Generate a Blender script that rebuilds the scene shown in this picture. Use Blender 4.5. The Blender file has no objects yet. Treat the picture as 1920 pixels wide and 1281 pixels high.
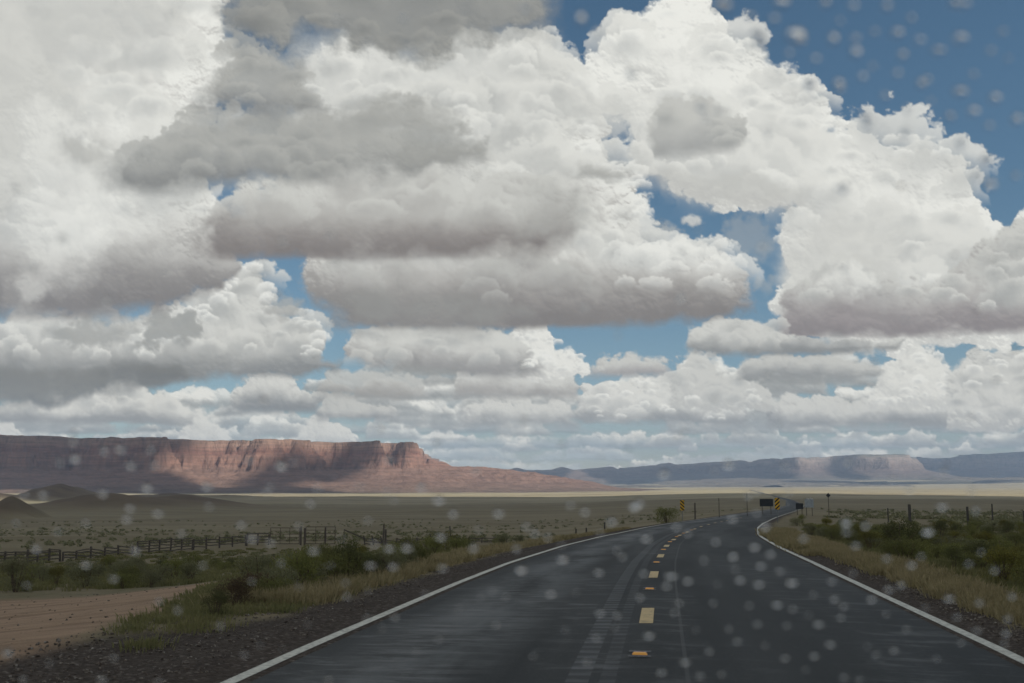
import bpy, bmesh, math, random
import numpy as np
from mathutils import Vector, Matrix, noise as mnoise

scene = bpy.context.scene
col = scene.collection
R = math.radians

# ------------------------------------------------------------------ camera
CAM_H = 1.65
PITCH = R(8.14)
FPX = 1867.0                       # focal length in pixels of a 1920 wide frame
cam_d = bpy.data.cameras.new('camera'); cam = bpy.data.objects.new('camera', cam_d); col.objects.link(cam)
cam.location = (0, 0, CAM_H); cam.rotation_euler = (math.pi/2 + PITCH, 0, 0)
cam_d.sensor_width = 36.0; cam_d.lens = 36.0*FPX/1920
cam_d.clip_start = 0.05; cam_d.clip_end = 60000
cam_d.dof.use_dof = True; cam_d.dof.focus_distance = 60.0; cam_d.dof.aperture_fstop = 3.7
scene.camera = cam

# ------------------------------------------------------------------ light
SUN_AZ, SUN_EL = R(125), R(48)      # azimuth clockwise from the view direction (+Y)
SUN = Vector((math.cos(SUN_EL)*math.sin(SUN_AZ), math.cos(SUN_EL)*math.cos(SUN_AZ), math.sin(SUN_EL)))
w = bpy.data.worlds.new('World'); scene.world = w; w.use_nodes = True
nt = w.node_tree; nt.nodes.clear()
wo = nt.nodes.new('ShaderNodeOutputWorld'); bg = nt.nodes.new('ShaderNodeBackground'); sk = nt.nodes.new('ShaderNodeTexSky')
sk.sky_type = 'NISHITA'; sk.sun_disc = False; sk.sun_elevation = SUN_EL; sk.sun_rotation = SUN_AZ
sk.altitude = 600; sk.dust_density = 0.4; sk.air_density = 1.0; sk.ozone_density = 1.6
bg.inputs['Strength'].default_value = 0.078
hs = nt.nodes.new('ShaderNodeHueSaturation'); hs.inputs['Saturation'].default_value = 1.08; hs.inputs['Hue'].default_value = .486
nt.links.new(sk.outputs[0], hs.inputs['Color']); nt.links.new(hs.outputs[0], bg.inputs['Color']); 
# broken cumulus over the rest of the sky (behind and beside the camera)
tc = nt.nodes.new('ShaderNodeTexCoord'); mp = nt.nodes.new('ShaderNodeMapping'); mp.inputs['Scale'].default_value = (1, 1, 2.2)
nz_ = nt.nodes.new('ShaderNodeTexNoise'); nz_.inputs['Scale'].default_value = 2.1; nz_.inputs['Detail'].default_value = 7; nz_.inputs['Roughness'].default_value = .58
rp = nt.nodes.new('ShaderNodeValToRGB'); rp.color_ramp.elements[0].position = .40; rp.color_ramp.elements[1].position = .50
sx_ = nt.nodes.new('ShaderNodeSeparateXYZ'); mr = nt.nodes.new('ShaderNodeMapRange'); mr.inputs[1].default_value = .62; mr.inputs[2].default_value = .40; mr.inputs[3].default_value = 0; mr.inputs[4].default_value = 1
mu = nt.nodes.new('ShaderNodeMath'); mu.operation = 'MULTIPLY'; bg2 = nt.nodes.new('ShaderNodeBackground'); cr2 = nt.nodes.new('ShaderNodeValToRGB')
cr2.color_ramp.elements[0].position = .42; cr2.color_ramp.elements[0].color = (.72, .72, .68, 1); cr2.color_ramp.elements[1].position = .7; cr2.color_ramp.elements[1].color = (.34, .34, .33, 1)
ms_ = nt.nodes.new('ShaderNodeMixShader'); lk = nt.links.new
lk(tc.outputs['Generated'], mp.inputs[0]); lk(mp.outputs[0], nz_.inputs['Vector']); lk(nz_.outputs['Fac'], rp.inputs[0]); lk(tc.outputs['Generated'], sx_.inputs[0]); lk(sx_.outputs[1], mr.inputs[0])
lk(rp.outputs[0], mu.inputs[0]); lk(mr.outputs[0], mu.inputs[1]); lk(nz_.outputs['Fac'], cr2.inputs[0]); lk(cr2.outputs[0], bg2.inputs['Color']); bg2.inputs['Strength'].default_value = 1.0
lk(mu.outputs[0], ms_.inputs[0]); lk(bg.outputs[0], ms_.inputs[1]); lk(bg2.outputs[0], ms_.inputs[2]); lk(ms_.outputs[0], wo.inputs[0])
sun_d = bpy.data.lights.new('sun', 'SUN'); sun = bpy.data.objects.new('sun', sun_d); col.objects.link(sun)
sun_d.energy = 4.6; sun_d.angle = R(0.53); sun_d.color = (1.0, 0.945, 0.86)
sun.rotation_euler = SUN.to_track_quat('Z', 'Y').to_euler()

scene.view_settings.view_transform = 'Standard'; scene.view_settings.look = 'None'
scene.view_settings.exposure = 0.0; scene.view_settings.gamma = 1.0
try: scene.view_settings.use_curve_mapping = False
except Exception: pass
scene.render.engine = 'CYCLES'
cy = scene.cycles
cy.use_denoising = True
try: cy.denoiser = 'OPENIMAGEDENOISE'
except Exception: pass
cy.max_bounces = 8; cy.diffuse_bounces = 2; cy.glossy_bounces = 2; cy.transmission_bounces = 6; cy.volume_bounces = 0
cy.transparent_max_bounces = 12
cy.caustics_reflective = False; cy.caustics_refractive = True
cy.sample_clamp_indirect = 6.0

# ------------------------------------------------------------------ noise helpers (numpy)

# ---- cloud field (coordinates: u to the right, v down, in units of 1/1867 of the tangent) ----
def _hash(ix, iy, seed):
    h = (ix.astype(np.int64) * 374761393 + iy.astype(np.int64) * 668265263 + seed * 974711) & 0xffffffff
    h = ((h ^ (h >> 13)) * 1274126177) & 0xffffffff
    h = ((h ^ (h >> 16)) * 2246822519) & 0xffffffff
    return (h ^ (h >> 15)) & 0xffffff
def _rnd(ix, iy, seed): return (_hash(ix, iy, seed) / float(0xffffff)).astype(np.float32)
def gnoise(x, y, seed):
    x0 = np.floor(x); y0 = np.floor(y); fx = (x - x0).astype(np.float32); fy = (y - y0).astype(np.float32)
    ix = x0.astype(np.int64); iy = y0.astype(np.int64)
    u = fx*fx*fx*(fx*(fx*6-15)+10); v = fy*fy*fy*(fy*(fy*6-15)+10)
    def g(dx, dy):
        a = _rnd(ix+dx, iy+dy, seed) * 6.2831853
        return np.cos(a)*(fx-dx) + np.sin(a)*(fy-dy)
    a = g(0,0); b = g(1,0); c = g(0,1); d = g(1,1)
    return (a + u*(b-a))*(1-v) + (c + u*(d-c))*v
def fbm(x, y, seed, n, gain=.5):
    s = 0; a = 1; t = 0
    for k in range(n):
        s = s + a*gnoise(x*2**k + 17.3*k, y*2**k - 9.1*k, seed+k); t += a; a *= gain
    return s/t*1.6
def worley(x, y, seed):
    x0 = np.floor(x); y0 = np.floor(y); ix = x0.astype(np.int64); iy = y0.astype(np.int64)
    fx = (x-x0).astype(np.float32); fy = (y-y0).astype(np.float32)
    m = np.full(x.shape, 9, np.float32)
    for dx in (-1,0,1):
        for dy in (-1,0,1):
            px = dx + _rnd(ix+dx, iy+dy, seed) - fx; py = dy + _rnd(ix+dx, iy+dy, seed+77) - fy
            m = np.minimum(m, px*px + py*py)
    return 1 - np.minimum(m, 1.0)          # domes: 1 at a puff's centre
def puffs(x, y, seed, n, gain=.5):
    s = 0; a = 1; t = 0
    for k in range(n):
        s = s + a*worley(x*2**k + 3.7*k, y*2**k + 8.2*k, seed+11*k); t += a; a *= gain
    return s/t
def poly_sdf(X, Y, P):
    d = np.full(X.shape, 1e9, np.float32); inside = np.zeros(X.shape, bool); n = len(P)
    for i in range(n):
        x1, y1 = P[i]; x2, y2 = P[(i+1) % n]
        ex, ey = x2-x1, y2-y1; L = ex*ex+ey*ey + 1e-6
        wx = X-x1; wy = Y-y1
        t = np.clip((wx*ex+wy*ey)/L, 0, 1)
        d = np.minimum(d, (wx-t*ex)**2 + (wy-t*ey)**2)
        c = ((y1 > Y) != (y2 > Y))
        if y1 != y2: inside ^= c & (X < ex*(Y-y1)/(y2-y1)+x1)
    return np.sqrt(d)*np.where(inside, 1, -1)
def sstep(a, b, x):
    t = np.clip((x-a)/(b-a), 0, 1); return t*t*(3-2*t)
class Sky:
    def __init__(s, X, Y):
        s.X = X.astype(np.float32); s.Y = Y.astype(np.float32)
        sh = X.shape
        s.C = np.zeros(sh+(3,), np.float32); s.A = np.zeros(sh, np.float32)
        s.wx = fbm(X/150, Y/150, 1, 6, .55); s.wy = fbm(X/150, Y/150, 31, 6, .55)
        s.vx = fbm(X/46, Y/46, 131, 6, .62); s.vy = fbm(X/46, Y/40, 141, 6, .62)
        s.w2 = fbm(X/34, Y/26, 61, 5, .6)
        s.w3 = fbm(X/230+s.wx*.5, Y/150+s.wy*.5, 91, 5, .55)
        s.w4 = fbm(X/60+s.wx*.8, Y/44+s.wy*.8, 95, 5, .55)
        s.w5 = fbm(X/90, Y/90, 99, 4, .5)
    def over(s, sl, a, c):
        s.C[sl] = s.C[sl]*(1-a[...,None]) + c*a[...,None]; s.A[sl] = s.A[sl]*(1-a)+a
    def cloud(s, P, top=228, base=158, R=90, warp=34, puff=26, size=60, edge=5, seed=5, contrast=1.0, basey=None, bh=70, tint=(0,0,0), wisp=0.22, alpha=1.0, light=(.35,-.72,.60), basesoft=14, detail=5):
        m = warp*1.3 + puff + 30
        row = P if isinstance(P[0], str) else None
        if row is None:
            P = np.array(P, np.float32); x0, y0 = P.min(0)-m; x1, y1 = P.max(0)+m
        else:
            x0, x1, y0, y1 = -1e5, 1e5, basey-row[1]*1.7-m, basey+30
        rows = np.where((s.Y[:,0:1] >= -1e9).any(1) & ((s.Y.max(1) >= y0) & (s.Y.min(1) <= y1)))[0]
        cols = np.where((s.X.max(0) >= x0) & (s.X.min(0) <= x1))[0]
        if len(rows) < 3 or len(cols) < 3: return
        sl = (slice(rows[0], rows[-1]+1), slice(cols[0], cols[-1]+1))
        X = s.X[sl]; Y = s.Y[sl]
        wy = s.wy[sl]; wx = s.wx[sl]
        ny = 1.0
        if basey is not None: ny = 1 - .75*sstep(basey-bh*.9, basey, Y)
        if row is None: d = poly_sdf(X + warp*(wx + .62*s.vx[sl]), Y + warp*ny*(wy + .62*s.vy[sl]), P)
        else:
            xx = X[0]/row[2]
            T = row[1]*(.35 + 1.1*fbm(xx, xx*0+row[4], int(row[4]*10)+3, 4, .55) - row[3])
            d = np.minimum(basey + 6 - Y, (Y + warp*wy - (basey - T[None,:]))*.8)
        pf = puffs((X+12*wx)/size, (Y+12*wy)/size*1.12, seed, detail, .52)
        edgep = puff*(pf-.62)*2.2*(ny if basey is not None else 1)
        w5 = np.clip(s.w5[sl]*2.2+.15, 0, 1); fray = w5*min(1., size/60)
        dd = d + edgep*(1-.45*fray) + (wisp*22 + fray*13)*s.w2[sl]
        soft = edge*(1+3.2*fray) + (basesoft if basey is not None else 0)*(1-ny)/.75
        a = sstep(-soft*.6, soft, dd)*alpha
        if basey is not None: a = a*(1-sstep(basey-2, basey+basesoft*1.2, Y + 10*wy))
        q = np.clip(dd/R, 0, 1)
        H = R*np.sqrt(np.clip(1-(1-q)**2, 0, 1))*.9 
        p3 = puffs((X+22*wx)/size/.9, (Y+22*wy)/size, seed+3, 4, .36)
        H = H + puff*.85*p3
        dxp = np.gradient(X, axis=1); dyp = np.gradient(Y, axis=0)
        gx = np.gradient(H, axis=1)/dxp; gy = np.gradient(H, axis=0)/dyp
        gx = np.clip(gx, -1.1, 1.1); gy = np.clip(gy, -1.1, 1.1)
        L = np.array(light); L = L/np.linalg.norm(L)
        inv = 1/np.sqrt(1 + gx*gx*.5 + gy*gy*.5)
        lam = (-gx*.7*L[0] - gy*.7*L[1] + L[2])*inv
        lit = sstep(-.25, 1.0, lam)
        
        rim = np.exp(-np.maximum(dd, 0)/(R*.45))
        lit = .52 + (lit-.62)*contrast*(.66+.30*rim) + .05*(pf-.6)
        vb = 1.0
        if basey is not None:
            vb = 1 - sstep(basey-bh*1.25, basey-bh*.1, Y + 26*wy + 12*s.w2[sl])
        lit = lit + .13*s.vx[sl] - .10*s.vy[sl] + (.42*s.w3[sl] + .20*s.w4[sl])*min(1, .35+R/110) + .05*s.w2[sl]
        k = np.clip(lit+.22, 0, 1.05)
        hi = np.array([top+1, top+1, top-2.]) ; lo = np.array([base, base+1, base+1.]) + np.array(tint)
        mid = hi*.62 + lo*.38
        c = mid + (hi-mid)*np.clip(k[...,None]*1.25-.2, 0, 1.1)
        vbw = (vb if basey is not None else np.ones_like(k))[...,None]
        c = lo*(.93+.12*k[...,None])*(1-vbw) + c*vbw
        s.over(sl, a.astype(np.float32), c.astype(np.float32))
    def lumps(s, P, n, r0, r1, seed, top=226, mid=190, out=.15, squash=.8, alpha=.85, ylim=None, tint=(0,0,0), rimonly=False):
        """billows inside a cloud: each is bright along its upper rim and melts away below"""
        rng = np.random.RandomState(seed); P = np.array(P, np.float32)
        lo, hi = P.min(0), P.max(0); cs = []; t = 0
        while len(cs) < n and t < 4000:
            t += 1
            x = rng.uniform(lo[0], hi[0]); y = rng.uniform(lo[1], hi[1]); r = rng.uniform(r0, r1)
            if ylim and y > ylim: continue
            d = poly_sdf(np.array([[x]], np.float32), np.array([[y]], np.float32), P)[0, 0]
            if rimonly and d > r*1.1: continue
            if d > -out*r: cs.append((y, x, r, d))
        for k, (y, x, r, d) in enumerate(sorted(cs)):
            m = r*2.1
            rows = np.where((s.Y.max(1) >= y-m) & (s.Y.min(1) <= y+m))[0]; cols = np.where((s.X.max(0) >= x-m) & (s.X.min(0) <= x+m))[0]
            if len(rows) < 4 or len(cols) < 4: continue
            sl = (slice(rows[0], rows[-1]+1), slice(cols[0], cols[-1]+1))
            X = s.X[sl]; Y = s.Y[sl]; wx = s.wx[sl]; wy = s.wy[sl]; w2 = s.w2[sl]
            sq = squash*rng.uniform(.6, 1.25)
            pf = puffs((X+10*wx)/(r*.62), (Y+10*wy)/(r*.55), seed+k, 4, .5)
            dd = r - np.hypot(X-x+r*.45*wx, (Y-y+r*.45*wy)/sq) + r*.75*(pf-.62) + w2*r*.16 + r*.30*s.vx[sl]
            v = (Y-(y-r*sq))/(2*r*sq)
            fade = 1 - sstep(.12, .82, v + .25*wy)
            a = sstep(-.02*r, .10*r + 2, dd)*fade*alpha
            L = sstep(.0, 1, 1 - dd/(r*1.1))*.75 + .22*(pf-.5) + .22*((X-x)/r)*.6 - .35*v + .25 + .3*s.w3[sl]
            L = np.clip(L, 0, 1)[..., None]
            hic = np.array([top+1, top+1, top-2.]); loc = np.array([mid-1, mid+1, mid+1.])+np.array(tint)
            s.over(sl, a.astype(np.float32), (loc*(1-L)+hic*L).astype(np.float32))

# ---- where the clouds stand
def cloud_layout(s):
    c = s.cloud
    # distant rows, farthest (lowest) first
    rows = [(908,16,90,-.1,218,196),(896,22,120,-.08,222,192),(880,28,170,-.06,224,186),(862,34,210,0,226,180),(838,44,260,.02,226,174),(808,54,320,.02,226,168),(770,60,380,.06,226,164)]
    for i,(by,h,sc,th,tp,bs) in enumerate(rows):
        k = (915-by)/200
        c(('row',h,sc,th,3.7*i+1.3), top=tp, base=bs, R=14+30*k, warp=5+16*k, puff=7+14*k, size=16+34*k, edge=2.0+2*k, seed=40+i, basey=by, bh=16+26*k, basesoft=5+6*k, tint=(-6,2,6), contrast=1.2)
    rng = np.random.RandomState(12)
    field = []
    for k in range(330):
        u = rng.uniform(0, 1)**1.15
        by = 908 - 215*u
        w = (20 + (915-by)*rng.uniform(.3, 1.05)); h = w*rng.uniform(.13, .34)
        field.append((by, rng.uniform(-350, 2300), w, h))
    for k, (by, x, w, h) in enumerate(sorted(field, reverse=True)):
        if 430 < x < 620 and by < 800 or 560 < x < 860 and by < 780 and k % 2 or 1010 < x < 1330 and by < 735 or x > 1690 and by < 735: continue
        n = 9; P = [(x-w*.5, by+4)]
        sk = rng.uniform(.3, .7)
        for j in range(n):
            t = (j+.5)/n; P.append((x+(t-.5)*w, by-h*(1-abs((t-sk)/max(sk, 1-sk))**2.2)*rng.uniform(.55, 1.25)))
        P.append((x+w*.5, by+4)); q = (915-by)/215
        g = rng.uniform(-12, 8) - 22*(1-q)**2
        c(P, top=226+g*.6+14*(1-q), base=162+g*.5+30*(1-q), R=8+h*.5, warp=3+h*.22, puff=4+h*.28, size=10+h*.7, edge=2.2, seed=500+k, basey=by, bh=5+h*.55, basesoft=3+4*q, tint=(-4+5*q,1,4-5*q), contrast=1.1, alpha=rng.uniform(.7, 1), detail=4)
    # left: low bright cumulus near the mesa
    c([(340,830),(352,790),(372,768),(395,775),(415,800),(430,830)], top=220,base=180,R=30,warp=8,puff=14,size=26,seed=70,edge=3)
    c([(-60,835),(-50,800),(20,795),(60,830)], top=220,base=180,R=30,warp=8,puff=14,size=26,seed=171,edge=3)
    c([(560,822),(575,790),(610,782),(650,800),(665,826)], top=220,base=182,R=30,warp=8,puff=14,size=26,seed=71,edge=3)
    c([(420,776),(440,735),(470,712),(520,705),(550,712),(560,735),(600,745),(600,772)], top=216,base=150,R=40,warp=12,puff=16,size=34,seed=72,basey=772,bh=30,edge=3)
    c([(600,768),(612,745),(640,742),(700,762),(745,770),(745,788),(600,788)], top=205,base=160,R=30,warp=8,puff=12,size=24,seed=73,basey=788,bh=20,edge=3)
    c([(-300,790),(-300,745),(0,760),(60,745),(150,735),(240,725),(300,738),(352,760),(358,794)], top=220,base=168,R=40,warp=8,puff=14,size=40,seed=74,basey=793,bh=22,basesoft=5,edge=3)
    s.lumps([(-40,780),(0,765),(240,735),(350,760),(350,785)],14,16,34,314,224,190,ylim=775)
    # mid distance pieces
    c([(600,735),(620,705),(680,692),(740,705),(790,715),(800,745),(720,752),(640,742)], top=205,base=170,R=30,warp=12,puff=14,size=30,seed=75,basey=745,bh=26,edge=4,alpha=.9,tint=(4,0,-4))
    c([(1100,705),(1130,670),(1190,662),(1250,680),(1262,708)], top=208,base=170,R=30,warp=12,puff=14,size=30,seed=76,basey=706,bh=26,edge=4,tint=(4,0,0))
    c([(1440,800),(1450,750),(1560,745),(1700,750),(1860,760),(1900,790),(1900,802)], top=212,base=160,R=40,warp=12,puff=14,size=34,seed=77,basey=800,bh=26,edge=3)
    c([(1080,790),(1090,730),(1150,716),(1240,712),(1310,730),(1380,750),(1400,780),(1390,800)], top=218,base=160,R=40,warp=14,puff=18,size=36,seed=78,basey=798,bh=34,edge=3)
    s.lumps([(1090,780),(1100,735),(1300,735),(1390,770),(1380,790)],16,14,32,315,222,184,ylim=785,out=.3)
    s.lumps([(1090,780),(1100,730),(1200,715),(1300,732),(1390,770),(1380,790)],26,6,16,411,234,200,out=.4)
    c([(860,800),(880,760),(960,745),(1060,760),(1080,800)], top=214,base=165,R=40,warp=12,puff=16,size=34,seed=79,basey=800,bh=30,edge=3)
    c([(1630,760),(1660,690),(1700,645),(1740,650),(1780,690),(1800,740),(1790,770)], top=222,base=180,R=50,warp=12,puff=20,size=34,seed=80,edge=3)
    c([(1260,760),(1270,670),(1310,660),(1350,700),(1420,720),(1450,770)], top=210,base=172,R=50,warp=14,puff=18,size=34,seed=81,edge=3,contrast=.8)
    s.lumps([(1650,760),(1670,690),(1705,648),(1745,655),(1790,700),(1800,740)],22,6,16,407,234,200,out=.4)
    s.lumps([(1265,750),(1275,675),(1320,665),(1400,715),(1445,765)],20,7,18,410,228,192,out=.4)
    s.lumps([(1265,750),(1280,680),(1400,715),(1440,765)],12,16,34,319,212,182)
    c([(1780,800),(1790,700),(1830,665),(1920,670),(2200,650),(2200,800)], top=214,base=158,R=60,warp=16,puff=20,size=40,seed=82,edge=4,contrast=1.1)
    s.lumps([(1790,790),(1800,700),(1830,675),(2000,670),(2000,790)],14,16,36,318,214,176)
    s.lumps([(1790,790),(1800,700),(1835,668),(2000,665),(2000,790)],20,7,20,409,230,190,out=.4)
    c([(1385,712),(1395,678),(1460,668),(1560,672),(1650,680),(1655,700),(1600,713)], top=205,base=162,R=30,warp=9,puff=12,size=36,seed=83,basey=712,bh=26,edge=3)
    c([(850,745),(862,705),(930,700),(1060,700),(1088,725),(1080,745)], top=212,base=172,R=30,warp=10,puff=14,size=30,seed=84,basey=745,bh=26,edge=3,tint=(4,0,-3))
    # centre low cloud x 650-1100 with towers on its right
    c([(965,640),(975,600),(1010,595),(1028,625),(1040,655),(1075,665),(1105,695),(1040,712),(960,700)], top=226,base=186,R=45,warp=10,puff=18,size=30,seed=85,edge=3)
    c([(652,672),(665,630),(720,612),(800,615),(900,612),(960,625),(1000,660),(1020,700),(930,712),(800,690),(720,685)], top=214,base=163,R=50,warp=12,puff=16,size=50,seed=86,basey=704,bh=50,edge=3,tint=(3,0,-1))
    s.lumps([(968,640),(980,602),(1010,597),(1030,635),(1075,667),(1100,695),(1000,700)],24,6,16,408,236,200,out=.4)
    s.lumps([(665,680),(680,635),(800,622),(960,640),(1000,690)],14,16,36,316,212,180,ylim=685)
    # left: mid bright cumulus with grey lower part
    c([(-300,740),(-300,610),(0,605),(200,600),(300,585),(400,575),(425,520),(445,500),(480,508),(505,545),(500,575),(540,600),(590,605),(604,640),(590,675),(640,690),(560,705),(420,705),(300,720)], top=216,base=150,R=70,warp=18,puff=26,size=60,seed=87,basey=722,bh=90,edge=4,basesoft=10)
    B=[(-60,680),(0,620),(300,600),(420,560),(450,515),(490,530),(500,580),(590,620),(590,660),(400,690)]; s.lumps(B,18,30,65,311,218,176,ylim=665); s.lumps(B,24,14,34,312,222,184,ylim=670,out=.3)
    s.lumps([(250,640),(400,580),(440,505),(480,510),(505,560),(590,605),(604,640),(560,690),(300,690)],46,7,20,405,232,200,out=.4,rimonly=True,ylim=670)
    c([(-300,765),(-300,690),(60,695),(180,690),(330,690),(350,706),(300,725),(180,740),(90,760)], top=140,base=108,R=30,warp=8,puff=10,size=50,seed=88,edge=12,contrast=0.9,tint=(-3,0,6),alpha=.93)
    c([(190,700),(230,682),(340,690),(350,708),(260,720)], top=130,base=118,R=30,warp=8,puff=8,size=50,seed=89,edge=12,contrast=0.8,tint=(-3,0,6),alpha=.7)
    c([(270,640),(290,592),(345,590),(370,618),(340,640)], top=165,base=150,R=30,warp=26,puff=20,size=30,seed=90,edge=9,contrast=.5,alpha=.75,tint=(-6,0,6))
    c([(100,630),(160,600),(260,600),(230,632),(150,640)], top=165,base=152,R=30,warp=26,puff=20,size=30,seed=91,edge=12,contrast=.5,alpha=.6,tint=(-5,0,5))
    # the big right-hand cumulus
    c([(1040,160),(1065,128),(1130,100),(1145,62),(1190,42),(1240,12),(1290,-2),(1325,18),(1345,60),(1362,85),(1420,118),(1480,135),(1505,160),(1560,182),(1566,208),(1548,235),(1620,240),(1655,268),(1720,290),(1780,300),(1830,345),(1838,400),(1880,440),(1920,425),(2100,400),(2300,640),(1900,650),(1500,640),(1440,560),(1475,510),(1462,440),(1482,400),(1400,392),(1290,352),(1200,330),(1162,318),(1192,262),(1172,205),(1100,185)],
      top=230,base=176,R=130,warp=34,puff=30,size=70,seed=92,edge=3.5,contrast=.85)
    B=[(1090,140),(1150,80),(1280,10),(1340,60),(1420,120),(1540,190),(1620,250),(1780,310),(1830,360),(1900,440),(1860,560),(1560,560),(1480,430),(1490,380),(1300,340),(1180,310),(1190,190)]; s.lumps(B,26,45,110,301,222,196,out=.1); s.lumps(B,34,18,48,302,226,200,out=.25)
    s.lumps([(1050,150),(1130,95),(1190,45),(1290,2),(1345,60),(1420,118),(1505,150),(1560,190),(1545,235),(1650,262),(1790,305),(1836,400),(1890,440),(1860,560),(1560,560),(1450,440),(1482,396),(1290,352),(1170,318),(1190,262),(1170,200)],50,9,26,402,232,208,out=.28,rimonly=True,alpha=.65)
    c([(1470,560),(1462,520),(1480,450),(1520,405),(1600,400),(1680,420),(1700,480),(1650,560),(1560,600)], top=216,base=186,R=90,warp=22,puff=20,size=80,seed=93,edge=26,contrast=.6,alpha=.85)
    c([(1160,340),(1200,300),(1300,320),(1400,330),(1500,360),(1480,395),(1400,392),(1290,365)], top=205,base=176,R=50,warp=16,puff=18,size=50,seed=94,edge=16,contrast=.6,alpha=.7,tint=(3,0,2))
    c([(1218,300),(1222,240),(1238,190),(1262,180),(1330,188),(1388,225),(1396,262),(1372,282),(1300,290)], top=206,base=168,R=40,warp=20,puff=12,size=30,seed=95,edge=5,contrast=0.6,alpha=0.95,light=(0,.1,1), basey=288, bh=60, basesoft=14)
    s.lumps([(1230,275),(1245,200),(1330,200),(1380,240),(1370,270)],9,18,36,323,204,168,alpha=.6)
    c([(1440,640),(1470,560),(1530,520),(1560,495),(1610,500),(1640,540),(1740,540),(1800,500),(1880,440),(1920,420),(2200,400),(2200,620),(1900,622),(1700,630),(1560,632)], top=208,base=150,R=80,warp=20,puff=26,size=60,seed=96,basey=630,bh=95,edge=6,basesoft=8,tint=(7,-1,0))
    B=[(1480,600),(1570,510),(1740,550),(1880,450),(2000,430),(2000,590)]; s.lumps(B,14,30,70,309,212,172,ylim=570); s.lumps(B,16,14,34,310,216,178,ylim=580)
    c([(1540,530),(1560,498),(1590,490),(1625,505),(1640,540),(1600,560)], top=226,base=200,R=40,warp=14,puff=16,size=36,seed=97,edge=14,alpha=.9)
    c([(1290,650),(1298,622),(1340,602),(1400,600),(1470,622),(1560,640),(1690,636),(1680,655),(1560,664),(1400,668),(1320,664)], top=212,base=152,R=36,warp=9,puff=13,size=44,seed=98,basey=666,bh=34,edge=3,basesoft=7)
    s.lumps([(1310,650),(1320,615),(1420,612),(1560,650)],8,16,32,317,212,178,ylim=652)
    # small scraps in the blue opening
    c([(1280,415),(1290,402),(1310,405),(1318,418),(1300,424)], top=215,base=190,R=12,warp=6,puff=7,size=14,seed=99,edge=6,alpha=.8)
    c([(1370,450),(1380,415),(1430,430),(1455,460),(1420,490),(1440,520),(1400,510)], top=195,base=180,R=30,warp=40,puff=26,size=26,seed=100,edge=14,alpha=.35,wisp=.6)
    c([(1190,470),(1210,430),(1250,420),(1262,440),(1230,470)], top=200,base=185,R=30,warp=24,puff=16,size=20,seed=101,edge=10,alpha=.6,wisp=.5)
    c([(500,580),(530,555),(565,560),(570,582),(530,592)], top=185,base=168,R=20,warp=14,puff=12,size=20,seed=102,edge=10,alpha=.75,tint=(4,0,-3))
    # centre cumulus above the road
    c([(575,500),(640,440),(900,330),(960,200),(985,90),(1030,60),(1065,130),(1100,190),(1120,230),(1100,270),(1135,305),(1190,335),(1212,380),(1195,410),(1200,455),(1230,465),(1300,462),(1345,460),(1372,500),(1400,540),(1400,580),(1330,600),(1250,605),(1000,622),(800,628),(640,616),(590,560)], top=224,base=142,R=110,warp=30,puff=30,size=70,seed=103,basey=610,bh=120,edge=4,basesoft=12,tint=(5,-1,-3))
    B=[(620,500),(700,440),(900,400),(1000,250),(1040,120),(1100,230),(1180,340),(1200,400),(1190,455),(1340,470),(1380,530),(1300,560),(800,560)]; s.lumps(B,22,40,95,307,222,188,ylim=490); s.lumps(B,30,18,45,308,226,194,ylim=495,out=.3)
    s.lumps([(960,210),(985,95),(1030,65),(1065,130),(1120,230),(1100,270),(1190,335),(1212,380),(1195,450),(1345,460),(1400,540),(1300,590),(800,560),(900,400)],36,9,24,404,232,204,out=.25,rimonly=True,ylim=440,alpha=.65); s.lumps([(1120,520),(1160,470),(1250,470),(1345,465),(1385,500),(1395,545),(1300,565),(1180,560)],15,20,46,412,232,200,out=.25,ylim=545,alpha=.6); s.lumps([(620,540),(700,480),(1000,500),(1150,540),(1100,585),(700,590)],16,26,60,413,200,164,ylim=570,alpha=.6,tint=(4,-1,-2))
    c([(600,570),(680,540),(900,560),(1000,585),(900,618),(700,615),(620,600)], top=160,base=140,R=50,warp=16,puff=12,size=60,seed=104,edge=26,contrast=.4,alpha=.75,tint=(5,-1,-3))
    c([(1085,310),(1100,318),(1180,330),(1150,340),(1090,332)], top=178,base=165,R=20,warp=10,puff=8,size=26,seed=105,edge=8,alpha=.8)
    # left and upper left masses
    c([(-400,600),(-400,-300),(380,-300),(410,0),(440,60),(436,120),(400,180),(380,250),(330,330),(380,370),(410,400),(400,460),(440,500),(410,545),(300,580),(100,600)], top=228,base=138,R=150,warp=34,puff=34,size=90,seed=106,basey=592,bh=150,edge=5,basesoft=18,contrast=.8,tint=(5,0,-1))
    B=[(-60,560),(-60,-60),(390,-60),(425,40),(430,120),(380,200),(360,280),(380,380),(400,440),(400,520),(250,560)]; s.lumps(B,24,60,140,303,220,192,ylim=470); s.lumps(B,30,24,60,304,224,198,ylim=480)
    s.lumps([(-60,560),(-60,-60),(385,-60),(430,60),(436,120),(400,185),(380,250),(330,330),(400,400),(420,500),(300,560)],40,9,30,403,232,204,out=.35,rimonly=True,ylim=500,alpha=.6)
    c([(-300,420),(-300,-300),(340,-300),(330,40),(200,90),(120,130),(180,240),(150,300),(60,330)], top=210,base=184,R=90,warp=50,puff=24,size=100,seed=107,edge=50,contrast=.5,alpha=.8,tint=(-3,0,4))
    c([(40,600),(45,220),(70,180),(100,195),(125,225),(170,235),(230,235),(262,262),(270,320),(240,420),(180,500)], top=230,base=190,R=60,warp=40,puff=22,size=46,seed=108,edge=26,alpha=0.6)
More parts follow.
